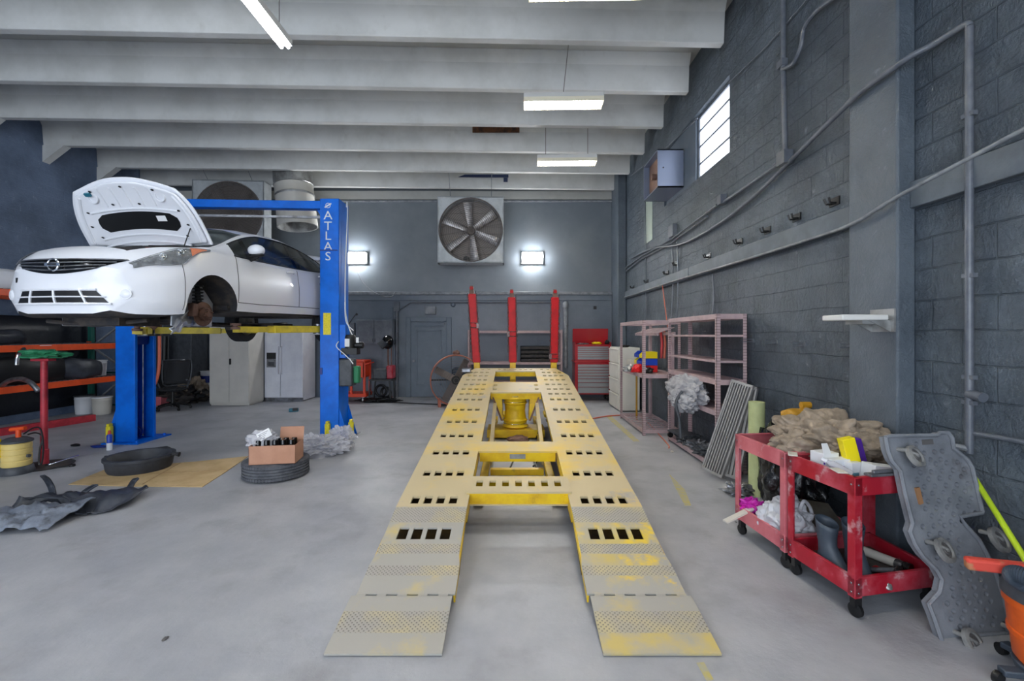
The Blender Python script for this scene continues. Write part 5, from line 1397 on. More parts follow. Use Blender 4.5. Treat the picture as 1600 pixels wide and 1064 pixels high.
# ---------------------------------------------------------------- back left: locker, fridge, chair, heaps
t = thing('storage_locker', 'tall grey two-door metal locker left of the fridge', 'locker', (-6.39, 10.25, 0))
b = MB(); b.box(-.445, .445, .02, .62, .03, 1.86); b.box(-.43, .43, .04, .6, 0, .03); b.build('cabinet', 'locker', t, bevel=.008)
for s_ in (-1, 1):
    b = MB(); b.box(min(s_*.003, s_*.44), max(s_*.003, s_*.44), 0, .02, .07, 1.84); d_ = b.build('door', 'locker', t, bevel=.005)
    if s_ > 0: b = MB(); b.box(.02, .05, -.03, .0, .93, 1.06); b.build('door_handle', 'black', d_)
t = thing('refrigerator', 'white side-by-side refrigerator with water dispenser beside the locker', 'refrigerator', (-5.49, 10.9, 0), 0)
b = MB(); b.box(-.46, .46, .06, .70, .02, 1.78); b.build('cabinet', 'fridge', t, bevel=.01)
for x0, x1, nm in ((-.46, -.08, 'freezer_door'), (-.07, .46, 'fridge_door')):
    b = MB(); b.box(x0, x1, 0, .055, .09, 1.77); d_ = b.build('door', 'fridge', t, bevel=.012)
    xh = -.11 if x0 < -.2 else -.04
    b = MB(); b.tube(catm([(xh, 0, 1.32), (xh, -.045, 1.27), (xh, -.05, 1.0), (xh, -.045, .72), (xh, 0, .66)]), .012, 8); b.build('door_handle', 'fridge', d_)
    if x0 < -.2:
        b = MB(); b.box(-.40, -.18, -.006, .0, 1.02, 1.17); b.build('control_panel', 'black', d_); b = MB(); b.box(-.40, -.18, -.004, .0, .82, 1.02, 0); b.box(-.36, -.22, -.02, -.004, .85, .95, 1); b.build('dispenser', ['steel', 'grey_plastic'], d_)
b = MB(); b.box(-.45, .45, .02, .06, .0, .08); b.build('kick_grille', 'steel', t)
# office chair
t = thing('office_chair', 'black mesh office chair with star base behind the left blue post', 'chair', (-7.28, 9.75, 0), R(20))
b = MB()
for i in range(5):
    a = 2*PI*i/5+.3; b.tube([(0, 0, .12), (.15*math.cos(a), .15*math.sin(a), .11), (.31*math.cos(a), .31*math.sin(a), .07)], [.03, .024, .016], 8)
b.lathe([(0, .06), (.04, .06), (.035, .2), (.025, .42), (0, .42)], n=14); b.build('star_base', 'black', t)
for i in range(5):
    a = 2*PI*i/5+.3; b = MB(); b.lathe([(0, -.022), (.03, -.02), (.03, .02), (0, .022)], (.31*math.cos(a), .31*math.sin(a), .03), (math.sin(a), -math.cos(a), 0), 12); b.build('caster', 'black', t)
b = MB(); b.blob((0, 0, .40), (.27, .26, .05), 2, .05, 2, 3); b.build('seat', 'mesh_seat', t)
b = MB()
for i in range(13):
    for j in range(9):
        u = i/12*2-1; v = j/8; b.v.append(V((u*(.26-.03*(1-v)), .25+.07*v-.10*abs(u)**2*0-.06*(abs(u)**2)+.03*math.sin(v*PI), .52+.52*v)))
for i in range(12):
    for j in range(8): k = i*9+j; b.f.append([k, k+1, k+10, k+9]); b.m.append(0)
o_ = b.build('backrest', 'mesh_seat', t); so = o_.modifiers.new('s', 'SOLIDIFY'); so.thickness = .02
b = MB(); rim_ = [(-.26, .26, 1.04), (0, .32, 1.05), (.26, .26, 1.04), (.235, .2, .53), (0, .25, .5), (-.235, .2, .53), (-.26, .26, 1.04)]; b.tube(catm(rim_, 4), .014, 8); b.build('back_frame', 'grey_plastic', t)
for s_ in (-1, 1): b = MB(); b.tube([(s_*.24, .05, .45), (s_*.29, .02, .6), (s_*.29, -.15, .64)], .016, 8); b.build('armrest', 'grey_plastic', t)
b = MB(); p = F(243, 634); b.box(p.x-.14, p.x+.12, p.y-.0, p.y+.25, 0, .16); b.box(p.x-.14, p.x+.12, p.y, p.y+.02, .16, .2); tag(b.build('red_crate', 'cart_pink', bevel=.006), 'small red crate on the floor beside the office chair', 'crate')
b = MB(); p = W(246, 0, 9.4); b.tube(catm([W(249, 512, 9.6), W(249, 560, 9.6), W(247, 585, 9.6), W(242, 600, 9.6)]), .03, 8); tag(b.build('orange_strap', 'orange_hose'), 'pale orange strap hanging beside the left blue post', 'strap')
t = thing('dark_cabinet', 'tall dark grey cabinet with a small white oval badge behind the chair', 'cabinet', (-8.15, 11.0, 0))
b = MB(); b.box(-.30, .38, 0, .6, 0, 1.9); b.build('body', 'grey_plastic', t, bevel=.01)
b = MB(); b.lathe([(0, 0), (.07, 0), (.07, .006), (0, .006)], (.17, -.001, .98), (0, -1, 0), 20); b.v = [V((p.x, p.y, .98+(p.z-.98)*.5)) for p in b.v]; b.build('badge', 'paper', t)
b = MB(); b.tube([W(258, 525, 10.7), W(257, 570, 10.7), W(259, 590, 10.7)], .05, 8); b.tube([W(263, 525, 10.7), W(263, 592, 10.7)], .012, 6); b.box(-8.25, -8.1, 10.6, 10.8, 0, .9)
tag(b.build('floor_jack_post', 'black'), 'black upright press post behind the office chair', 'post')
def heap(name, px, py, size, seed, m, label, cat, amp=.45, fr_=1.8, dz=0, ridge=True):
    p = F(px, py); b = MB(); b.blob((p.x, p.y, dz), size, seed, amp, fr_, 4, ridge=ridge); return tag(b.build(name, m, smooth=40), label, cat)
heap('engine_part', 285, 629, (.42, .3, .2), 41, 'car_under', 'heap of dark engine parts on the floor between chair and locker', 'engine parts')
heap('intake_duct', 275, 625, (.45, .2, .12), 45, 'grey_plastic', 'dark grey plastic duct lying on the engine parts heap', 'duct', .4, 1.6, .3)
heap('transmission_case', 303, 627, (.28, .28, .32), 43, 'cloth_beige', 'tan cast metal case among the engine parts left of the locker', 'engine part')
bucket(F(320, 624)+V((0, .1, 0)), .15, .32, 'white', 'white', 'white bucket with a blue band stacked left of the locker', 'blue_dark')
q = F(320, 624)+V((0, .1, .345)); bucket(q, .15, .34, 'white', 'white', 'white bucket with blue band on top of another left of the locker', 'blue_dark')
# wall cabinet
t = thing('wall_cabinet', 'grey two-door wall cabinet above the welding gear', 'wall cabinet', (-3.45, YB-.06, 1.36))
b = MB(); b.box(-.48, .44, -.3, 0, 0, .62); b.build('carcass', 'wall_b_low', t, bevel=.004)
for s_ in (-1, 1):
    x0, x1 = (-.46, -.02) if s_ < 0 else (-.01, .43)
    b = MB(); b.box(x0, x1, -.32, -.3, .02, .60); d_ = b.build('door', 'pipe_grey', t, bevel=.004); b = MB(); b.tube([(s_*.03-.015, -.325, .06), (s_*.03-.015, -.34, .1), (s_*.03-.015, -.325, .14)], .006, 6); b.build('door_handle', 'black', d_)
b = MB(); b.box(-4.2, -3.98, YB-.3, YB-.06, 1.4, 1.9); tag(b.build('wall_switchbox', 'pipe_grey', bevel=.01), 'narrow grey box on the wall left of the wall cabinet', 'electrical box')
# orange tool cart
t = thing('tool_cart', 'orange tool cart against the back wall behind the blue post', 'tool cart', (-3.88, 10.95, 0))
b = MB(); b.box(-.1, .36, -.15, .3, .58, .95); b.box(-.12, .38, -.17, .32, .95, .99); b.build('tool_chest', 'orange_cart', t, bevel=.008)
for k in range(3): b = MB(); b.box(-.08, .12, -.158, -.15, .62+.11*k, .7+.11*k); b.build('drawer', 'orange_cart', t, bevel=.003)
for x, y in ((-.42, -.15), (.33, -.15), (-.42, .27), (.33, .27), (.02, -.15)):
    b = MB(); b.box(x, x+.05, y, y+.04, .14, .95 if x > -.2 else .9); b.build('post', 'orange_cart', t)
b = MB(); b.box(-.45, .4, -.17, .33, .12, .2); b.build('tray', 'orange_cart', t, bevel=.006)
b = MB(); b.tube([(.38, -.12, .9), (.45, -.12, .92), (.45, .28, .92), (.38, .28, .9)], .013, 8); b.build('handle', 'orange_cart', t)
for x in (-.38, .33):
    for y in (-.13, .28): b = MB(); b.lathe([(0, -.018), (.055, -.016), (.055, .016), (0, .018)], (x, y, .055), (1, 0, 0), 16); b.box(x-.025, x+.025, y-.02, y+.02, .07, .12); b.build('caster', 'white', t)
# welder on a stand, helmet
t = thing('welder_stand', 'black stand with a red welding machine near the orange cart', 'welder', (-3.13, 11.0, 0))
b = MB(); b.box(-.28, .26, -.2, .25, .5, .54)
b.build('table', 'black', t)
for x, y in ((-.25, -.18), (.2, -.18), (-.25, .22), (.2, .22)):
    b = MB(); b.bar((x, y, .5), (x*1.15, y, .0), .03, .03); b.build('leg', 'black', t)
b = MB(); b.box(-.2, .12, -.15, .2, .54, .78); b.build('welder_body', 'grey_plastic', t, bevel=.02)
b = MB(); b.box(.1, .26, -.12, .18, .54, .86); b.build('welder_side', 'cart_red', t, bevel=.03)
b = MB(); b.tube([(.1, .1, .7), (.08, .12, 1.4)], .02, 8); b.tube([(.17, .1, .7), (.17, .12, 1.35)], .012, 8); b.build('back_pole', 'rusty', t)
b = MB(); b.ring((-.05, 0, .25), (0, 1, 0), .13, .03, 24, 8); b.ring((.05, .05, .2), (.2, 1, 0), .12, .03, 24, 8); b.build('cable_coil', 'black', t)
b = MB(); o0 = V((-3.02, 11.0, 1.42)); b.blob(o0-V((0, 0, .0)), (.14, .15, .17), 1, .03, 1, 4, flat=False); b.pris([o0+V((-.1, -.15, -.16)), o0+V((-.2, -.2, -.02)), o0+V((-.08, -.16, .06)), o0+V((.05, -.16, -.05))], (.02, .06, 0))
tag(b.build('welding_helmet', 'black_gloss'), 'black welding helmet hanging on the pole above the welder', 'helmet')
heap('floor_cables', 592, 628, (.4, .15, .05), 51, 'black', 'tangle of black cables on the floor under the welder stand', 'cable')
b = MB(); b.tube(catm([F(600, 628, .02), F(640, 630, .02), F(690, 632, .02), F(712, 634, .02)]), .012, 6); tag(b.build('floor_hose', 'black'), 'thin black hose running along the floor toward the round fan', 'hose')
# floor drum fan with reddish rim
c_ = V(((712-CX)/FL*10.3, 10.3, .575)); t = thing('floor_fan', 'round floor fan with rusty pink rim left of the rack', 'fan', (c_.x, c_.y, 0), R(12))
b = MB(); b.lathe([(.56, -.12), (.575, -.12), (.575, .12), (.56, .12)], (0, 0, .575), (0, 1, 0), 48, closed=True); b.ring((0, -.12, .575), (0, 1, 0), .565, .016, 48, 8); b.build('rim', 'fanrim', t)
b = MB()
for i in range(10): b.ring((0, -.125, .575), (0, 1, 0), .055*(i+1), .003, 36, 4)
b.build('wire_guard', 'fan_wire', t)
for i in range(4):
    a = i*PI/2+.5; b = MB(); m4 = Matrix.Translation((0, 0, .575)) @ Matrix.Rotation(a, 4, 'Y') @ Matrix.Translation((0, 0, .3)) @ Matrix.Rotation(.6, 4, 'Z'); b.box(-.09, .09, -.004, .004, -.24, .22); b.xf(m4); b.build('blade', 'fan_wire', t, bevel=.002)
b = MB(); b.lathe([(0, 0), (.1, 0), (.1, .2), (0, .2)], (0, -.05, .575), (0, 1, 0), 18); b.bar((-.56, .1, .575), (.56, .1, .575), .04, .03); b.build('motor', 'black', t)
b = MB(); b.box(-.4, -.34, -.2, .2, 0, .15); b.build('foot', 'fanrim', t); b = MB(); b.box(.34, .4, -.2, .2, 0, .15); b.build('foot', 'fanrim', t)
b = MB(); b.blob((c_.x+.0, c_.y+.1, 1.14), (.08, .08, .06), 3, .3, 2, 3); tag(b.build('small_valve', 'rusty'), 'small rusty valve perched on top of the round floor fan', 'valve')
b = MB(); p = F(729, 632); b.box(c_.x-.15, c_.x+.35, 10.75, 11.2, 0, .8); tag(b.build('compressor_cabinet', mat('cab_blue', (40, 56, 70), .5), bevel=.03), 'dark blue-grey cabinet behind the round floor fan', 'cabinet')
# boltless shelving
def shelving(name, x0, x1, y0, y1, H, levels, label, group=None, thin=(), deck='slab'):
    t = thing(name, label, 'shelving', ((x0+x1)/2, (y0+y1)/2, 0), 0, group)
    for x, sx in ((x0, 1), (x1, -1)):
        for y, sy in ((y0, 1), (y1, -1)):
            b = MB(); angle_post(b, x, y, 0, H, sx, sy); b.build('upright', 'pink_dots', t, True, smooth=0)
    for z in levels:
        th = .025 if z in thin else .06
        b = MB(); b.box(x0+.004, x1-.004, y0+.004, y0+.02, z-th, z); b.box(x0+.004, x1-.004, y1-.02, y1-.004, z-th, z)
        b.box(x0+.004, x0+.02, y0+.004, y1-.004, z-th, z); b.box(x1-.02, x1-.004, y0+.004, y1-.004, z-th, z)
        if z == levels[0] and deck == 'grid':
            n_ = 9
            for k in range(1, n_): y = y0+(y1-y0)*k/n_; b.box(x0+.01, x1-.01, y-.012, y+.012, z-.02, z-.006)
            for k in range(1, 4): x = x0+(x1-x0)*k/4; b.box(x-.008, x+.008, y0+.01, y1-.01, z-.03, z-.018)
        elif z < H-.03 or deck == 'slab': b.box(x0+.01, x1-.01, y0+.01, y1-.01, z-.012, z-.003)
        b.build('shelf', 'pink', t, True, smooth=0, bevel=.002)
    return t
shelving('shelving_unit', -1.10, 1.22, YB-.62, YB-.12, 1.72, [.45, .93, 1.70], 'wide pink shelving unit behind the red towers at the back wall')
t = thing('tool_case', 'black ribbed plastic tool case on the shelf behind the rack', 'tool case', (.55, YB-.4, .932))
for k in range(4): b = MB(); b.box(-.36, .36, -.2, .2, .1*k, .1*k+.085); b.build('tier', 'black', t, bevel=.015)
for k in range(4):
    b = MB(); b.box(-.34, .336, -.205, -.2, .1*k+.03, .1*k+.055)
    for j in range(8): b.box(-.34+.088*j, -.28+.088*j, -.215, -.203, .1*k+.02, .1*k+.065)
    b.build('rib', 'car_under', t)
b = MB(); b.obox((.95, YB-.35, .97), (.25, .1, .07)); b.obox((1.08, YB-.35, .985), (.03, .12, .1)); tag(b.build('yellow_tool', 'mustard', bevel=.01), 'small yellow tool beside the black case on the back shelf', 'tool')
# red tool chest
t = thing('tool_chest', 'tall red tool chest with open lid and grey drawers in the far corner', 'tool chest', (1.93, 10.95, 0))
b = MB(); b.box(-.43, .45, 0, .5, .16, .93); b.box(-.43, .45, .02, .45, .93, 1.36); b.box(-.45, .47, -.01, .5, .93, .97); b.build('cabinet', 'chest_red', t, bevel=.008)
b = MB(); b.pris([(-.43, .44, 1.36), (-.43, .47, 1.36), (-.43, .42, 1.75), (-.43, .39, 1.75)], (.88, 0, 0)); b.box(-.43, -.41, .05, .45, 1.36, 1.42); b.box(.43, .45, .05, .45, 1.36, 1.42); b.build('lid', 'chest_red', t)
zs = [.19, .34, .45, .54, .61, .68, .75, .82, .89]
for k in range(len(zs)-1): b = MB(); b.box(-.36, .38, -.015, .0, zs[k]+.006, zs[k+1]-.006); b.box(-.36, .38, -.028, -.012, zs[k+1]-.02, zs[k+1]-.008); b.build('drawer', 'drawer_grey', t, bevel=.002)
zs = [1.0, 1.065, 1.12, 1.175, 1.225, 1.275, 1.32]
for k in range(len(zs)-1): b = MB(); b.box(-.36, .38, .005, .02, zs[k]+.005, zs[k+1]-.005); b.box(-.36, .38, -.005, .01, zs[k+1]-.016, zs[k+1]-.006); b.build('drawer', 'drawer_grey', t, bevel=.002)
for x in (-.36, .38):
    for y in (.08, .42): b = MB(); b.lathe([(0, -.02), (.065, -.018), (.065, .018), (0, .02)], (x, y, .065), (1, 0, 0), 16); b.box(x-.03, x+.03, y-.03, y+.03, .08, .16); b.build('caster', 'black', t)
b = MB(); b.blob((2.05, 11.1, 1.365), (.12, .06, .035), 5, .4, 2, 3); tag(b.build('glove', 'bin_yellow'), 'yellow glove lying on top of the red tool chest', 'glove')
b = MB(); b.blob((1.72, 11.12, 1.365), (.14, .05, .02), 6, .4, 2, 3); tag(b.build('tool_pile', 'steel'), 'small pile of steel tools on top of the red tool chest at left', 'tools')
b = MB(); b.blob((2.3, 11.1, 1.365), (.06, .06, .06), 8, .3, 2, 3); tag(b.build('tape_roll', 'black'), 'small black lump at the right end of the red tool chest top', 'tools')
# ---------------------------------------------------------------- right side
t = thing('filing_cabinet', 'beige four-drawer lateral filing cabinet before the red tool chest', 'filing cabinet', (2.40, 9.9, 0))
b = MB(); b.box(-.19, .24, -.45, .45, .02, 1.33); b.build('cabinet', 'file_beige', t, bevel=.006)
for k in range(4):
    b = MB(); z = .05+.32*k; b.box(-.21, -.19, -.43, .43, z, z+.29); b.box(-.222, -.208, -.43, .43, z+.268, z+.285); b.build('drawer', 'file_beige', t, bevel=.004)
b = MB(); b.blob((2.4, 9.75, 1.332), (.1, .06, .03), 9, .4, 2, 3); tag(b.build('drill_bits', 'black'), 'small dark tool lying on the beige filing cabinet', 'tool')
shelving('shelving_unit', 2.06, 2.66, 7.2, 8.72, 1.83, [.10, .97, 1.83], 'far pink rack on the right wall with bins on its middle shelf', None, (), 'grid')
shelving('shelving_unit', 2.34, 2.69, 5.22, 6.86, 1.84, [.09, .72, 1.08, 1.30, 1.60, 1.84], 'near pink rack on the right wall with a grey bundle inside', None, (1.60, 1.30), 'slab')
t = thing('slatted_shelf', 'short slatted pink wall shelf inside the far pink rack', 'shelf', (2.45, 8.1, 1.62))
b = MB()
for k in range(9): b.bar((-.1, -.6+.15*k, 0), (.22, -.55+.15*k, .1), .07, .012)
b.build('slat', 'pink', t)
b = MB(); b.bar((.2, -.66, .0), (.2, .66, .0), .03, .05); b.bar((-.08, -.66, -.02), (-.08, .66, -.02), .03, .03); b.box(.16, .2, -.64, -.6, -1.62, 0); b.box(.16, .2, .6, .64, -1.62, 0); b.build('rail', 'pink', t)
# bins on the far rack
bc = ['bin_yellow', 'bin_blue', 'bin_red', 'bin_yellow', 'bin_blue', 'bin_yellow', 'bin_blue', 'bin_red', 'bin_yellow', 'bin_red', 'bin_blue', 'bin_red']
names = {'bin_yellow': 'yellow', 'bin_blue': 'blue', 'bin_red': 'red'}
k = 0
for r_ in range(3):
    for j in range(4):
        m = ['bin_yellow', 'bin_red', 'bin_red', 'bin_red', 'bin_yellow', 'bin_blue', 'bin_blue', 'bin_blue', 'bin_blue', 'bin_blue', 'bin_yellow', 'bin_yellow'][r_*4+j]
        x = 2.30; y = 8.15-.16*j
        b = MB(); z = .973+.115*r_
        b.pris([(x-.10, y-.07, z), (x+.12, y-.07, z), (x+.12, y-.07, z+.11), (x-.04, y-.07, z+.11), (x-.10, y-.07, z+.06)], (0, .004, 0)); b.pris([(x-.10, y+.066, z), (x+.12, y+.066, z), (x+.12, y+.066, z+.11), (x-.04, y+.066, z+.11), (x-.10, y+.066, z+.06)], (0, .004, 0))
        b.box(x-.10, x+.12, y-.07, y+.07, z, z+.004); b.box(x-.104, x-.10, y-.07, y+.07, z, z+.06); b.box(x+.116, x+.12, y-.07, y+.07, z, z+.11)
        rowname = ['bottom', 'middle', 'top'][r_]
        tag(b.build('parts_bin', m, smooth=0, bevel=.004), '%s plastic parts bin in the %s row on the far pink rack' % (names[m], rowname), 'parts bin', '%s bins in the %s row of the bin stack' % (names[m], rowname))
for i, (px, py, sz, m, nm, lab) in enumerate(((985, 578, (.12, .09, .06), 'galv', 'hose_clamps', 'grey pile of metal fittings at the far end of the far rack shelf'), (996, 577, (.09, .07, .07), 'bin_red', 'red_pouch', 'red pouch on the far rack shelf near its front post'), (1012, 577, (.07, .1, .05), 'black', 'black_tool', 'black tool on the far rack shelf beside the bins'))):
    p = W(px, py+4, 7.75-.12*i); b = MB(); b.blob((p.x, p.y, .972), sz, 60+i, .4, 2, 3, ridge=True); tag(b.build(nm, m), lab, 'tools')
b = MB(); b.box(2.15, 2.4, 8.3, 8.6, .972, 1.14); tag(b.build('white_box', 'offwhite', bevel=.005), 'stack of pale boxes behind the bins on the far rack', 'box')
for i, (px, y0, y1, m, lab) in enumerate(((1032, 515, 560, 'bin_red', 'red hose hanging inside the far rack'), (1037, 512, 560, 'orange_hose', 'orange hose hanging inside the far rack'))):
    a = W(px, y0, 8.0); c_ = W(px+1, y1, 8.0); b = MB(); b.tube(catm([a, (a+c_)/2+V((.02, 0, 0)), c_]), .022, 8); tag(b.build('hanging_hose', m), lab, 'hose')
b = MB(); a = W(997, 592, 8.4); b.tube([V((a.x, 8.5, 0)), V((a.x, 8.5, 1.0))], .018, 8); tag(b.build('broom_pole', 'mustard'), 'thin yellow pole standing under the far rack shelf', 'pole')
b = MB(); b.tube(catm([F(920, 655, .015), F(950, 650, .015), F(985, 648, .015)]), .012, 6); b.tube(catm([F(985, 648, .015), F(1000, 649, .015), F(1040, 690, .015), F(1045, 700, .015)]), .008, 6); tag(b.build('red_floor_hose', 'orange_hose'), 'thin reddish hose on the floor left of the far pink rack', 'hose')
# grey bundle on the near rack
t = thing('cloth_bundle', 'grey bundled fabric tied on the lower shelf of the near pink rack', 'bundle', (2.36, 6.15, .724))
b = MB(); b.blob((-.02, 0, 0), (.14, .55, .19), 71, .26, 1.5, 5, ridge=True); b.blob((-.12, -.2, .0), (.12, .34, .12), 72, .26, 1.7, 5, ridge=True, flat=False); b.build('fabric', 'cloth_grey', t)
b = MB(); b.tube(catm([(-.18, -.3, .15), (-.26, -.3, .0), (-.22, -.3, -.2), (-.2, -.31, -.45)]), .02, 8); b.build('strap', 'grey_plastic', t)
for i, (y, z, m) in enumerate(((6.4, .092, 'grey_plastic'), (6.0, .092, 'steel'), (5.75, .092, 'grey_plastic'))):
    b = MB(); b.blob((2.47, y, z), (.13, .2, .06), 80+i, .5, 2.4, 4, ridge=True); tag(b.build('car_part', m), ['dark car part on the far end of the near rack bottom shelf', 'bright metal car part in the middle of the near rack bottom shelf', 'dark car part nearest the camera on the near rack bottom shelf'][i], 'car part')
t = thing('platform_dolly', 'grey platform dolly with small wheels on the near rack bottom shelf', 'dolly', (2.42, 6.55, .092), R(10))
b = MB(); b.box(-.1, .14, -.25, .2, .08, .11); b.build('platform', 'grey_plastic', t, bevel=.01)
for y in (-.2, .15): b = MB(); b.lathe([(0, -.015), (.04, -.015), (.04, .015), (0, .015)], (-.08, y, .04), (0, 1, 0), 14); b.build('caster', 'black', t)
# aluminium ramps leaning by the near rack
def leanramp(BL, BR, TL, label, slats, m='alu'):
    BL, BR, TL = V(BL), V(BR), V(TL); U = BR-BL; Wv = TL-BL; n = U.cross(Wv).normalized()
    w_ = U.length; L = Wv.length; u = U.normalized(); v = (Wv-u*Wv.dot(u)).normalized(); L = (Wv).dot(v)
    m4 = Matrix((u, v, n)).transposed().to_4x4(); m4.translation = BL
    t = thing('loading_ramp', label, 'ramp', (BL.x, BL.y, 0))
    b = MB()
    for x in (0, w_-.02): b.box(x, x+.02, 0, L, -.05, .0)
    for y in (0, L-.03): b.box(0, w_, y, y+.03, -.045, 0)
    b.xf(m4); b.build('frame', m, t, True, bevel=.003)
    b = MB()
    for k in range(slats): x = .025+(w_-.05)*k/slats; b.box(x, x+(w_-.05)/slats-.016, .03, L-.03, -.02, -.004)
    b.box(.02, w_-.02, .03, L-.03, -.035, -.025, 1)
    b.xf(m4); b.build('slat', [m, 'alu_dark'], t, True, smooth=0)
    return t
leanramp((2.137, 5.167, 0.085), (2.28, 4.97, 0.03), (2.47, 5.10, 1.10), 'grey slatted aluminium ramp leaning in front of the near rack', 7)
leanramp((2.32, 5.03, 0.05), (2.43, 4.90, 0.03), (2.60, 5.0, 1.04), 'narrower second metal ramp leaning behind the slatted one', 3)
t = thing('foam_roll', 'pale green foam roll standing upright beside the ramps', 'foam roll', (2.44, 4.55, 0))
b = MB(); b.lathe([(.03, 0), (.075, 0), (.075, .93), (.03, .93), (.03, .9)], n=24, closed=True); b.build('roll', 'foam', t)
b = MB(); b.tube([(.09, .06, 0), (.09, .06, .42)], .04, 10); b.tube([(.09, .06, .42), (.09, .06, .43)], .03, 10); b.build('short_roll', 'foam', t)
heap('metal_scrap', 1158, 772, (.14, .08, .06), 91, 'steel', 'shiny metal scrap on the floor between ramps and foam roll', 'scrap')
# black rubbish bags behind the carts
b = MB(); b.blob((2.45, 3.96, 0), (.22, .26, .46), 101, .2, 1.6, 5, ridge=True); b.blob((2.43, 4.05, .62), (.10, .11, .12), 103, .3, 2.2, 4, ridge=True, flat=False)
tag(b.build('rubbish_bag', 'bag_black'), 'tall shiny black rubbish bag behind the pink cart, beside the foam roll', 'rubbish bag')
b = MB(); b.blob((2.52, 4.4, .0), (.12, .2, .42), 105, .2, 1.6, 5, ridge=True); tag(b.build('rubbish_bag', 'bag_black'), 'second black rubbish bag against the wall behind the foam roll', 'rubbish bag')
t = thing('yellow_pump', 'mustard yellow air tool on top of the black rubbish bag', 'tool', (2.54, 4.05, .84))
b = MB(); b.blob((-.03, 0, 0), (.11, .09, .06), 107, .2, 1.5, 4); b.build('body', 'mustard', t)
b = MB(); b.tube([(.04, 0, .07), (.06, -.01, .13)], .035, 10); b.tube([(.02, -.01, .135), (.10, -.01, .135)], .03, 10); b.build('handle', 'mustard', t)
# ---------------------------------------------------------------- service carts
def cart(label, m, P, H=.80, z0=.12, name='service_cart'):
    """P: four floor corners, near-left, near-right, far-right, far-left"""
    P = [V((p[0], p[1], 0)) for p in P]; c_ = sum(P, V())/4; t = thing(name, label, 'cart', c_)
    cr = lambda i, z, ins=0: P[i].lerp(c_, ins)+V((0, 0, z))
    for i in range(4):
        b = MB(); a = P[i]; d1 = (P[(i+1) % 4]-a).normalized(); d2 = (P[(i-1) % 4]-a).normalized(); w_ = .05
        b.pris([a, a+d1*w_, a+d1*w_+d2*.004, a+d1*.004+d2*.004, a+d1*.004+d2*w_, a+d2*w_], (0, 0, H-z0)); b.v = [p+V((0, 0, z0)) for p in b.v]; b.build('corner_post', m, t, True, smooth=0, bevel=.0015)
    for zt_, dp in ((z0+.11, .10), (H, .10)):
        b = MB()
        for i in range(4):
            a, c2 = P[i], P[(i+1) % 4]; nrm = (c2-a).cross(V((0, 0, 1))).normalized(); inn = -nrm*.006
            if inn.dot(c_-a) < 0: inn = -inn
            lip = inn.normalized()*.022
            b.pris([a+V((0, 0, zt_-dp)), c2+V((0, 0, zt_-dp)), c2+V((0, 0, zt_)), a+V((0, 0, zt_))], inn)
            b.pris([a+V((0, 0, zt_-.004)), c2+V((0, 0, zt_-.004)), c2+V((0, 0, zt_+.006)), a+V((0, 0, zt_+.006))], lip)
        b.build('tray', m, t, True, smooth=0, bevel=.0015)
        b = MB(); b.pris([cr(i, zt_-dp+.004, .01) for i in range(4)], (0, 0, .006)); b.build('tray_bed', 'cart_bed', t, True, smooth=0)
    for i in range(4):
        p = P[i].lerp(c_, .12); b = MB(); b.lathe([(0, -.014), (.028, -.014), (.04, -.010), (.04, .010), (.028, .014), (0, .014)], p+V((0, 0, .041)), (1, .3, 0), 18)
        b.obox(p+V((0, 0, .09)), (.04, .04, .06)); b.build('caster', 'black', t, True)
    for i in range(4):
        for z in (z0+.03, z0+.08, H-.03):
            pass
    b = MB()
    for i in (0, 1, 3):
        a = P[i]; d1 = (P[(i+1) % 4]-a).normalized(); d2 = (P[(i-1) % 4]-a).normalized()
        for z in (z0+.03, z0+.08, H-.04):
            for d, o_ in ((d1, d2), (d2, d1)): q = a+d*.025+V((0, 0, z)); b.lathe([(0, 0), (.006, 0), (.004, .003), (0, .003)], q-o_*.001, -o_, 8)
    b.build('bolt', 'steel', t, True)
    return t
C2 = [(1.915, 2.545), (2.49, 2.66), (2.47, 3.15), (1.85, 3.06)]
C1 = [(1.845, 3.085), (2.45, 3.17), (2.44, 3.75), (1.80, 3.68)]
ct2 = cart('nearer scuffed red steel service cart, holding boots and boxes', 'cart_red', C2, .795)
ct1 = cart('farther faded pink-red service cart next to the rubbish bag', 'cart_pink', C1, .795)
# white rubber ends and the metal rail on the near cart rim
b = MB(); b.obox((2.24, 2.605, .812), (.5, .05, .014), rot('Z', R(11))); b.obox((2.24, 2.600, .829), (.44, .018, .018), rot('Z', R(11)))
for k in range(7): b.obox((2.06+.06*k, 2.57+.0115*k, .826), (.02, .03, .008), rot('Z', R(11)))
tag(b.build('socket_rail', 'steel', bevel=.003), 'grey metal socket rail lying along the near edge of the red cart', 'socket rail')
for (x, y, rz_, lab) in ((1.885, 2.66, 80, 'white scrap of tape folded over the near corner of the red cart'), (1.845, 3.03, 60, 'white scrap of tape at the joint of the two carts')):
    b = MB(); b.obox((x+.02, y, .806), (.10, .055, .008), rot('Z', R(rz_))); tag(b.build('tape_scrap', 'offwhite', bevel=.003), lab, 'tape')
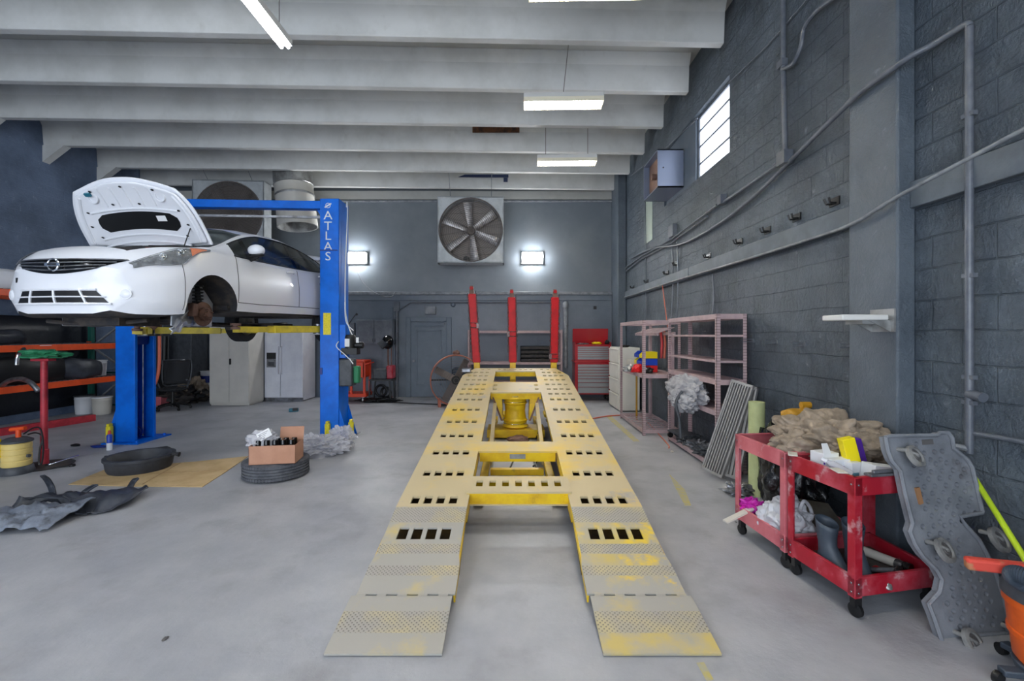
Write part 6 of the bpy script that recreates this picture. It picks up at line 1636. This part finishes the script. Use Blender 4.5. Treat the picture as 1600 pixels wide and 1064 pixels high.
# things in the top trays
def bx(name, c, size, rzz, m, label, cat='box', tilt=0, tax='X', extra=None):
    t = thing(name, label, cat, c, rzz)
    b = MB(); w_, d_, h_ = size; r_ = rot(tax, tilt); b.obox(r_ @ V((0, 0, h_/2)), size, r_); b.build('box_body', m, t, bevel=.002)
    if extra: extra(t, r_, size)
    return t
def purple_band(t, r_, s_):
    b = MB(); w_, d_, h_ = s_
    b.obox(r_ @ V((0, -d_/2-.001, h_*.62)), (w_*1.01, .002, h_*.12), r_); b.obox(r_ @ V((-w_*.28, -d_/2-.001, h_*.35)), (w_*.1, .002, h_*.5), r_); b.build('print_band', 'purple', t)
def lidflap(t, r_, s_):
    w_, d_, h_ = s_; b = MB(); b.pris([(-w_/2, -d_/2, h_), (0, -d_/2, h_), (-.01, -d_/2+.02, h_+.06), (-w_/2+.005, -d_/2+.02, h_+.06)], (0, .003, 0)); b.build('flap', 'white', t)
zt0 = .70
bx('glove_box', (1.99, 2.905, zt0+.005), (.115, .10, .15), R(12), 'white', 'white carton with purple band and raised flap on the red cart', 'box', 0, 'X', lambda t, r_, s_: (purple_band(t, r_, s_), lidflap(t, r_, s_)))
bx('glove_box', (2.02, 2.84, zt0+.005), (.13, .07, .125), R(8), 'white', 'low white carton with purple stripe on the red cart, nearer the camera', 'box', 0, 'X', purple_band)
bx('filter_box', (2.13, 2.84, zt0+.06), (.075, .06, .20), R(-6), 'yellow', 'bright yellow upright box leaning among the cartons on the red cart', 'box', R(-14), 'Y')
bx('purple_box', (2.22, 2.90, zt0+.04), (.07, .05, .20), R(-4), 'purple', 'purple box leaning behind the yellow one on the red cart', 'box', R(-14), 'Y')
bx('white_carton', (2.09, 2.80, zt0+.01), (.08, .06, .11), R(15), 'white', 'small plain white carton under the yellow box', 'box')
bx('parts_carton', (2.20, 2.73, zt0+.01), (.17, .10, .11), R(4), 'white', 'open white parts carton in the near right of the red cart tray', 'box', R(8), 'Y')
t = thing('spray_bottle', 'clear plastic bottle lying on its side on the red cart rim', 'bottle', (2.03, 2.72, .76), R(30))
b = MB(); b.lathe([(0, 0), (.022, .002), (.024, .02), (.024, .11), (.012, .13), (.012, .15), (0, .15)], (0, 0, .0), (-.2, .75, .35), 18); b.build('bottle_body', 'plastic_clear', t); b = MB(); b.lathe([(.014, 0), (.014, .03), (0, .03)], V((-.2, .75, .35)).normalized()*.14, (-.2, .75, .35), 14); b.build('cap', 'white', t)
bx('manual', (2.05, 2.78, zt0+.01), (.10, .08, .05), R(35), 'teal', 'teal and green packet tucked between the cartons on the red cart', 'packet')
# beige tarp over the far ends of both carts
b = MB(); b.blob((2.30, 3.32, .70), (.30, .36, .17), 201, .3, 1.5, 6, ridge=True); b.blob((2.05, 3.25, .72), (.15, .16, .10), 204, .3, 1.5, 5, ridge=True); b.blob((2.34, 3.05, .78), (.22, .14, .10), 207, .3, 1.6, 5, ridge=True)
tag(b.build('drop_cloth', 'cloth_beige', smooth=70), 'crumpled beige drop cloth heaped on the two carts', 'cloth')
b = MB(); b.blob((2.47, 2.80, .80), (.07, .05, .04), 111, .4, 2, 3); tag(b.build('cloth_scrap', 'cloth_beige'), 'small beige rag on the red cart beside the plastic creeper', 'rag')
for i, (x, y, sz, m, lab) in enumerate(((1.98, 3.45, (.10, .05, .03), 'grey_plastic', 'grey tool in the tray of the pink cart'), (2.02, 3.3, (.06, .05, .035), 'wood', 'brown wooden block in the tray of the pink cart'), (2.1, 3.52, (.09, .05, .04), 'black', 'black tool at the far end of the pink cart tray'))):
    b = MB(); b.blob((x, y, .702), sz, 120+i, .3, 1.6, 3); tag(b.build('hand_tool', m), lab, 'tool')
# lower trays
zb0 = .141
t = thing('shopping_bag', 'white plastic carrier bag with tied handles on the pink cart lower tray', 'bag', (2.0, 3.33, zb0))
b = MB(); b.blob((0, 0, 0), (.16, .17, .14), 131, .2, 1.6, 5, ridge=True); b.build('bag_body', 'bag_white', t)
b = MB()
for a, c_ in (((.05, -.08, .2), (.16, -.05, .16)), ((-.0, -.02, .22), (.12, .05, .2))): a, c_ = V(a), V(c_); b.tube(catm([a, a+V((.03, 0, .07)), c_+V((-.02, 0, .06)), c_]), [.02]+[.012]*17+[.02], 8)
b.build('handle', 'bag_white', t)
b = MB(); b.blob((1.90, 3.60, .20), (.07, .06, .05), 133, .6, 2.2, 4, ridge=True); tag(b.build('magenta_rag', 'magenta'), 'magenta cloth hanging over the far left corner of the pink cart', 'rag')
b = MB(); b.bar(F(1133, 815, .17), (1.90, 3.56, .255), .05, .012); tag(b.build('wood_stick', 'offwhite'), 'flat pale stick poking out of the pink cart toward the ramp', 'stick')
t = thing('steel_sheet', 'dull grey metal sheet lying across the pink cart lower tray', 'sheet', (2.26, 3.4, .24))
b = MB(); b.pris([(-.2, -.18, -.04), (.12, -.20, -.06), (.18, .12, .05), (-.1, .22, .07)], (0, 0, .006)); b.build('plate', 'rusty', t); t.children[0].data.materials[0] = mat('dullsheet', (104, 100, 92), .5, .3, col2=(84, 78, 68), ns=6)
b = MB(); b.blob((2.2, 3.26, zb0), (.16, .06, .035), 135, .4, 2, 3); tag(b.build('black_hardware', 'black'), 'black hardware beneath the metal sheet on the pink cart', 'tools')
# rubber boots
def boot(c, rzz, label, group=None):
    t = thing('rubber_boot', label, 'boot', c, rzz)
    b = MB(); n_ = 20; prof_ = [(0, 0, .05, .11, .0), (0, .0, .052, .115, .02), (0, .02, .05, .10, .06), (0, .03, .048, .075, .10), (0, .05, .045, .055, .15), (0, .055, .05, .058, .20), (0, .055, .056, .064, .26), (0, .055, .06, .068, .29)]
    for (cx1, cy1, rx, ry, z) in prof_:
        for k in range(n_): a = 2*PI*k/n_; b.v.append(V((cx1+rx*math.cos(a), cy1+ry*math.sin(a), z+(.02*math.sin(a) if z > .25 else 0))))
    for i in range(len(prof_)-1):
        for k in range(n_): b.f.append([i*n_+k, i*n_+(k+1) % n_, (i+1)*n_+(k+1) % n_, (i+1)*n_+k]); b.m.append(0)
    b.f.append(list(range(n_))[::-1]); b.m.append(0)
    o_ = b.build('shaft', 'hose', t); so = o_.modifiers.new('s', 'SOLIDIFY'); so.thickness = .005
    b = MB()
    for k in range(n_): a = 2*PI*k/n_; b.v += [V((.056*math.cos(a), .12*math.sin(a), 0)), V((.056*math.cos(a), .12*math.sin(a), .018))]
    for k in range(n_): j = (k+1) % n_; b.f.append([2*k, 2*j, 2*j+1, 2*k+1]); b.m.append(0)
    b.f += [[2*k for k in range(n_)][::-1], [2*k+1 for k in range(n_)]]; b.m += [0, 0]; b.build('sole', 'grey_plastic', t)
    return t
boot((1.98, 2.80, zb0), R(10), 'grey rubber boot standing at the aisle side of the red cart lower tray')
boot((2.10, 2.76, zb0), R(-6), 'grey rubber boot standing behind the front post of the red cart')
t = thing('sealant_tube', 'silver printed sealant cartridge lying at the back of the red cart lower tray', 'cartridge', (2.36, 2.93, zb0+.03))
b = MB(); d_ = V((.14, -.30, .0)).normalized(); b.lathe([(0, -.14), (.028, -.14), (.028, .13), (0, .13)], (0, 0, 0), d_, 20); b.build('tube', 'steel', t); b = MB(); b.lathe([(.024, .13), (.03, .14), (.03, .17), (0, .17)], (0, 0, 0), d_, 16); b.build('end_cap', 'black', t)
b = MB(); b.lathe([(.0285, -.10), (.0285, .09)], (0, 0, 0), d_, 20); b.build('print_band', 'offwhite', t)
t = thing('hammer', 'hammer with dark grip lying on the red cart lower tray', 'hammer', (2.20, 2.72, zb0+.02), R(-50))
b = MB(); b.tube([(-.1, 0, .0), (.08, 0, .06)], [.012, .018], 10); b.build('handle', 'grey_plastic', t); b = MB(); b.tube([(.08, -.04, .06), (.08, .04, .06)], .018, 10); b.build('head', 'black', t)
for i, (x, y, sz, m, lab, nm) in enumerate(((2.16, 2.66, (.05, .04, .02), 'bin_red', 'red pliers handles in the red cart lower tray near the front post', 'pliers'), (2.24, 2.80, (.03, .03, .02), 'bin_red', 'small red knob behind the hammer on the red cart', 'knob'), (2.30, 2.72, (.025, .02, .03), 'yellow', 'small yellow clamp right of the hammer on the red cart', 'clamp'), (2.22, 2.68, (.07, .04, .02), 'rusty', 'brown rusty tool beside the red pliers', 'wrench'), (2.12, 2.84, (.09, .03, .015), 'black', 'black cutter lying behind the boots', 'cutter'), (2.14, 2.62, (.03, .04, .03), 'galv', 'round grey fitting next to the front post of the red cart', 'fitting'))):
    b = MB(); b.blob((x, y, zb0+.0), sz, 140+i, .25, 1.6, 3); tag(b.build(nm, m), lab, 'tool')
# ---------------------------------------------------------------- plastic creeper leaning on the red cart
n0 = V((.12, -1, -.16)).normalized(); q0 = V((2.3, 2.40, 0))
pl = lambda px, py: RP(px, py, q0, V((.13, -1, .17)).normalized())
nn = V((.13, -1, .17)).normalized()
outl = [(1382, 683), (1391, 681), (1462, 680), (1466, 676), (1480, 676), (1486, 684), (1488, 700), (1510, 718), (1517, 730), (1533, 798), (1532, 801), (1498, 807), (1507, 820), (1527, 842), (1540, 865), (1552, 890), (1566, 930), (1574, 965), (1572, 988), (1520, 992), (1478, 1005), (1470, 1001), (1458, 965), (1449, 943), (1466, 925), (1470, 905), (1462, 890), (1440, 868), (1428, 850), (1420, 830), (1424, 817), (1412, 770), (1405, 735), (1392, 720), (1386, 705)]
t = thing('mechanic_creeper', 'large grey plastic creeper with round dimples and casters leaning on the red cart', 'creeper', (2.35, 2.38, 0))
b = MB(); pts = [pl(*p) for p in outl]; b.pris(pts, -nn*.035)
bd = b.build('board', ['creeper'], t, True, smooth=30)
dm = [(1432, 694), (1444, 708), (1460, 706), (1472, 705), (1454, 718), (1470, 718)]
for r_ in range(9):
    y = 727+r_*11.3; x0 = 1428+r_*3.0+(7 if r_ % 2 else 0)
    for k in range(6):
        x = x0+k*17
        if x < 1398+r_*3.4+20+r_*1 or x > 1512+r_*2.2: continue
        dm.append((x, y-1.2*k))
for r_ in range(14):
    y = 823+r_*12.0; cx0_ = 1442+r_*5.4
    xl = {0: 1434, 1: 1436, 2: 1440, 3: 1448, 4: 1456, 5: 1470, 6: 1478, 7: 1482, 8: 1480, 9: 1474, 10: 1472, 11: 1474, 12: 1478, 13: 1484}[r_]
    xr = 1500+r_*5.6
    for k in range(6):
        x = xl+8+(8 if r_ % 2 else 0)+k*17
        if x < xr-4: dm.append((x, y-1.0*k))
cu = MB()
for px, py in dm:
    p = pl(px, py)+nn*.004; m4 = Matrix.Translation(p) @ nn.to_track_quat('Z', 'Y').to_matrix().to_4x4()
    o = len(cu.v); cu.lathe([(0, -.024), (.009, -.023), (.0135, -.014), (.0155, .0), (.0155, .012), (0, .012)], n=12); cu.xf(m4, o)
boolean(bd, cu.build('cut', ['creeper'], t, True, smooth=30))
bd.data.polygons.foreach_set('use_smooth', [True]*len(bd.data.polygons)); bd.data.set_sharp_from_angle(angle=R(30))
b = MB(); rim_ = [pl(*p)+nn*.006 for p in outl]; b.tube(rim_+[rim_[0]], .011, 8); b.build('rim_edge', 'creeper', t, True)
b = MB()
hd = [pl(1424, 812)+nn*.01, pl(1450, 806)+nn*.01, pl(1500, 800)+nn*.01, pl(1531, 797)+nn*.01]; b.tube(hd, .008, 6)
b.pris([pl(1408, 722)+nn*.0, pl(1500, 713), pl(1528, 797), pl(1432, 811)], nn*.012); b.build('headrest_panel', 'creeper', t, True, bevel=.004)
# second set of dimples on the raised headrest panel
hp_ = [o for o in t.children if o.name.startswith('headrest_panel')][0]; hp_.modifiers.clear()
cu = MB()
for px, py in dm:
    if py > 806 or py < 716 or px > 1516 or px < 1414: continue
    p = pl(px, py)+nn*.014; m4 = Matrix.Translation(p) @ nn.to_track_quat('Z', 'Y').to_matrix().to_4x4()
    o = len(cu.v); cu.lathe([(0, -.024), (.015, -.024), (.0155, .012), (0, .012)], n=12); cu.xf(m4, o)
boolean(hp_, cu.build('cut', ['creeper'], t, True, smooth=30))
b = MB(); b.pris([pl(1440, 687), pl(1457, 686), pl(1458, 694), pl(1441, 695)], nn*.003); b.build('hand_slot', 'alu_dark', t, True)
b = MB(); b.pris([pl(1428, 762), pl(1434, 761), pl(1440, 786), pl(1435, 788)], nn*.012); b.build('faded_sticker', 'wood', t, True)
for px, py, rr_, dx in ((1415, 711, .058, 1), (1460, 855, .062, 1), (1543, 839, .066, 1), (1503, 996, .066, 1), (1578, 985, .055, 1)):
    base = pl(px-12, py-9); c_ = pl(px, py)+nn*.055
    b = MB(); ax = V((.35, .25, .75)) if px < 1420 else V((.5, -.4, .9))
    ax = (nn*.75+V((0.25, 0, .35))).normalized(); b.lathe([(0, -.012), (rr_*.35, -.012), (rr_*.4, -.006), (rr_*.62, -.006), (rr_*.7, -.014), (rr_, -.01), (rr_, .01), (rr_*.7, .014), (rr_*.62, .006), (rr_*.4, .006), (rr_*.35, .012), (0, .012)], c_, ax, 26, ms=[1, 1, 1, 1, 0, 0, 0, 0, 1, 1, 1, 1, 1])
    cs = b.build('caster', ['grey_wheel', 'alu_dark'], t, True)
    b = MB(); b.tube([base+nn*.0, base+nn*.045, c_+ax*.014], [.012, .011, .009], 10); b.tube([c_+ax*.016, c_-ax*.016], .012, 8)
    ob = b.build('caster_fork', 'grey_wheel', cs, False); 
    mi = cs.matrix_basis.inverted() @ t.matrix_basis.inverted(); ob.data.transform(mi)
# lime pole
P1 = W(1517, 738, 2.655); P2 = W(1608, 884, 2.16); dd = (P2-P1); P3 = P1+dd*((P1.z)/(P1.z-P2.z))
b = MB(); b.tube([P1, P3], .014, 10); tag(b.build('lime_pole', 'lime'), 'bright lime green pole leaning on the wall behind the creeper', 'pole')
# wet and dry vacuum
t = thing('wet_vacuum', 'orange drum vacuum with thick grey hose at the lower right picture edge', 'vacuum', (2.47, 2.03, 0))
b = MB(); b.lathe([(0, .10), (.15, .10), (.165, .12), (.175, .22), (.185, .225), (.185, .245), (.18, .25), (.19, .36), (.2, .365), (.2, .40), (.19, .41), (0, .41)], n=40); b.build('drum', 'vac_orange', t)
b = MB(); b.lathe([(0, .40), (.205, .40), (.205, .43), (.18, .47), (.12, .52), (0, .53)], n=36); b.build('motor_lid', 'grey_plastic', t)
b = MB(); b.box(-.04, .04, -.1, .05, .52, .58); b.tube([(-.05, -.12, .46), (-.04, -.14, .56), (.02, -.13, .6)], .025, 8); b.build('handle', 'dark_plastic', t, bevel=.01)
b = MB()
for a in range(5): aa = a*2*PI/5+.4; b.bar((0, 0, .07), (.24*math.cos(aa), .24*math.sin(aa), .06), .05, .03)
b.lathe([(0, .06), (.16, .06), (.17, .1), (0, .1)], n=24); b.build('caster_base', 'hose', t, bevel=.006)
for a in range(5):
    aa = a*2*PI/5+.4; b = MB(); b.lathe([(0, -.012), (.028, -.012), (.028, .012), (0, .012)], (.25*math.cos(aa), .25*math.sin(aa), .029), (math.sin(aa), math.cos(aa), 0), 14); b.build('caster', 'black', t)
hp2 = catm([(-.10, -.02, .43), (-.20, .02, .50), (-.21, .0, .53), (-.17, -.08, .52), (-.08, -.17, .47), (.05, -.22, .44), (.2, -.2, .45)], 10)
fine = []
for i in range(len(hp2)-1):
    for k in range(3): fine.append(hp2[i].lerp(hp2[i+1], k/3))
b = MB(); b.tube(fine, [.034 if i % 3 else .039 for i in range(len(fine))], 12); b.build('hose', 'hose', t)
b = MB(); b.tube(catm([(-.12, -.1, .52), (-.05, -.12, .55), (.05, -.12, .54), (.1, -.1, .5)]), .006, 6); b.build('power_cord', 'black', t)
b = MB(); A_ = W(1508, 879, 2.16); B_ = W(1640, 893, 2.05); b.bar(A_, B_, .05, .055); tag(b.build('wood_plank', 'red_wood', bevel=.012), 'worn red painted wooden block across the vacuum top', 'wood block')
# faded yellow floor lines and small litter
for i, (pts, lab) in enumerate((([(955, 650), (1000, 690), (990, 690), (948, 652)], 'faded yellow line painted on the floor left of the far rack'), ([(1045, 740), (1070, 765), (1080, 790), (1070, 790), (1055, 762)], 'faded yellow line painted on the floor left of the ramps'), ([(1088, 1036), (1100, 1035), (1115, 1062), (1104, 1064)], 'faded yellow mark painted on the floor below the right ramp'))):
    b = MB(); b.pris([F(*p)+V((0, 0, .0005)) for p in pts], (0, 0, .0015)); tag(b.build('floor_line', 'line_yellow', smooth=0), lab, 'floor marking')
for i, (px, py, sz) in enumerate(((258, 999, .012), (1150, 816, .008), (988, 771, .01), (930, 838, .012), (1050, 706, .02))):
    b = MB(); b.blob(F(px, py), (sz, sz*1.8, sz*.4), 150+i, .4, 2, 2); tag(b.build('debris', 'alu_dark' if i < 3 else 'offwhite'), ['small dark chip on the floor at lower left', 'tiny dark chip by the pale stick', 'tiny dark chip right of the rack', 'tiny pale chip between the ramps', 'pale scrap on the floor before the near rack'][i], 'debris')
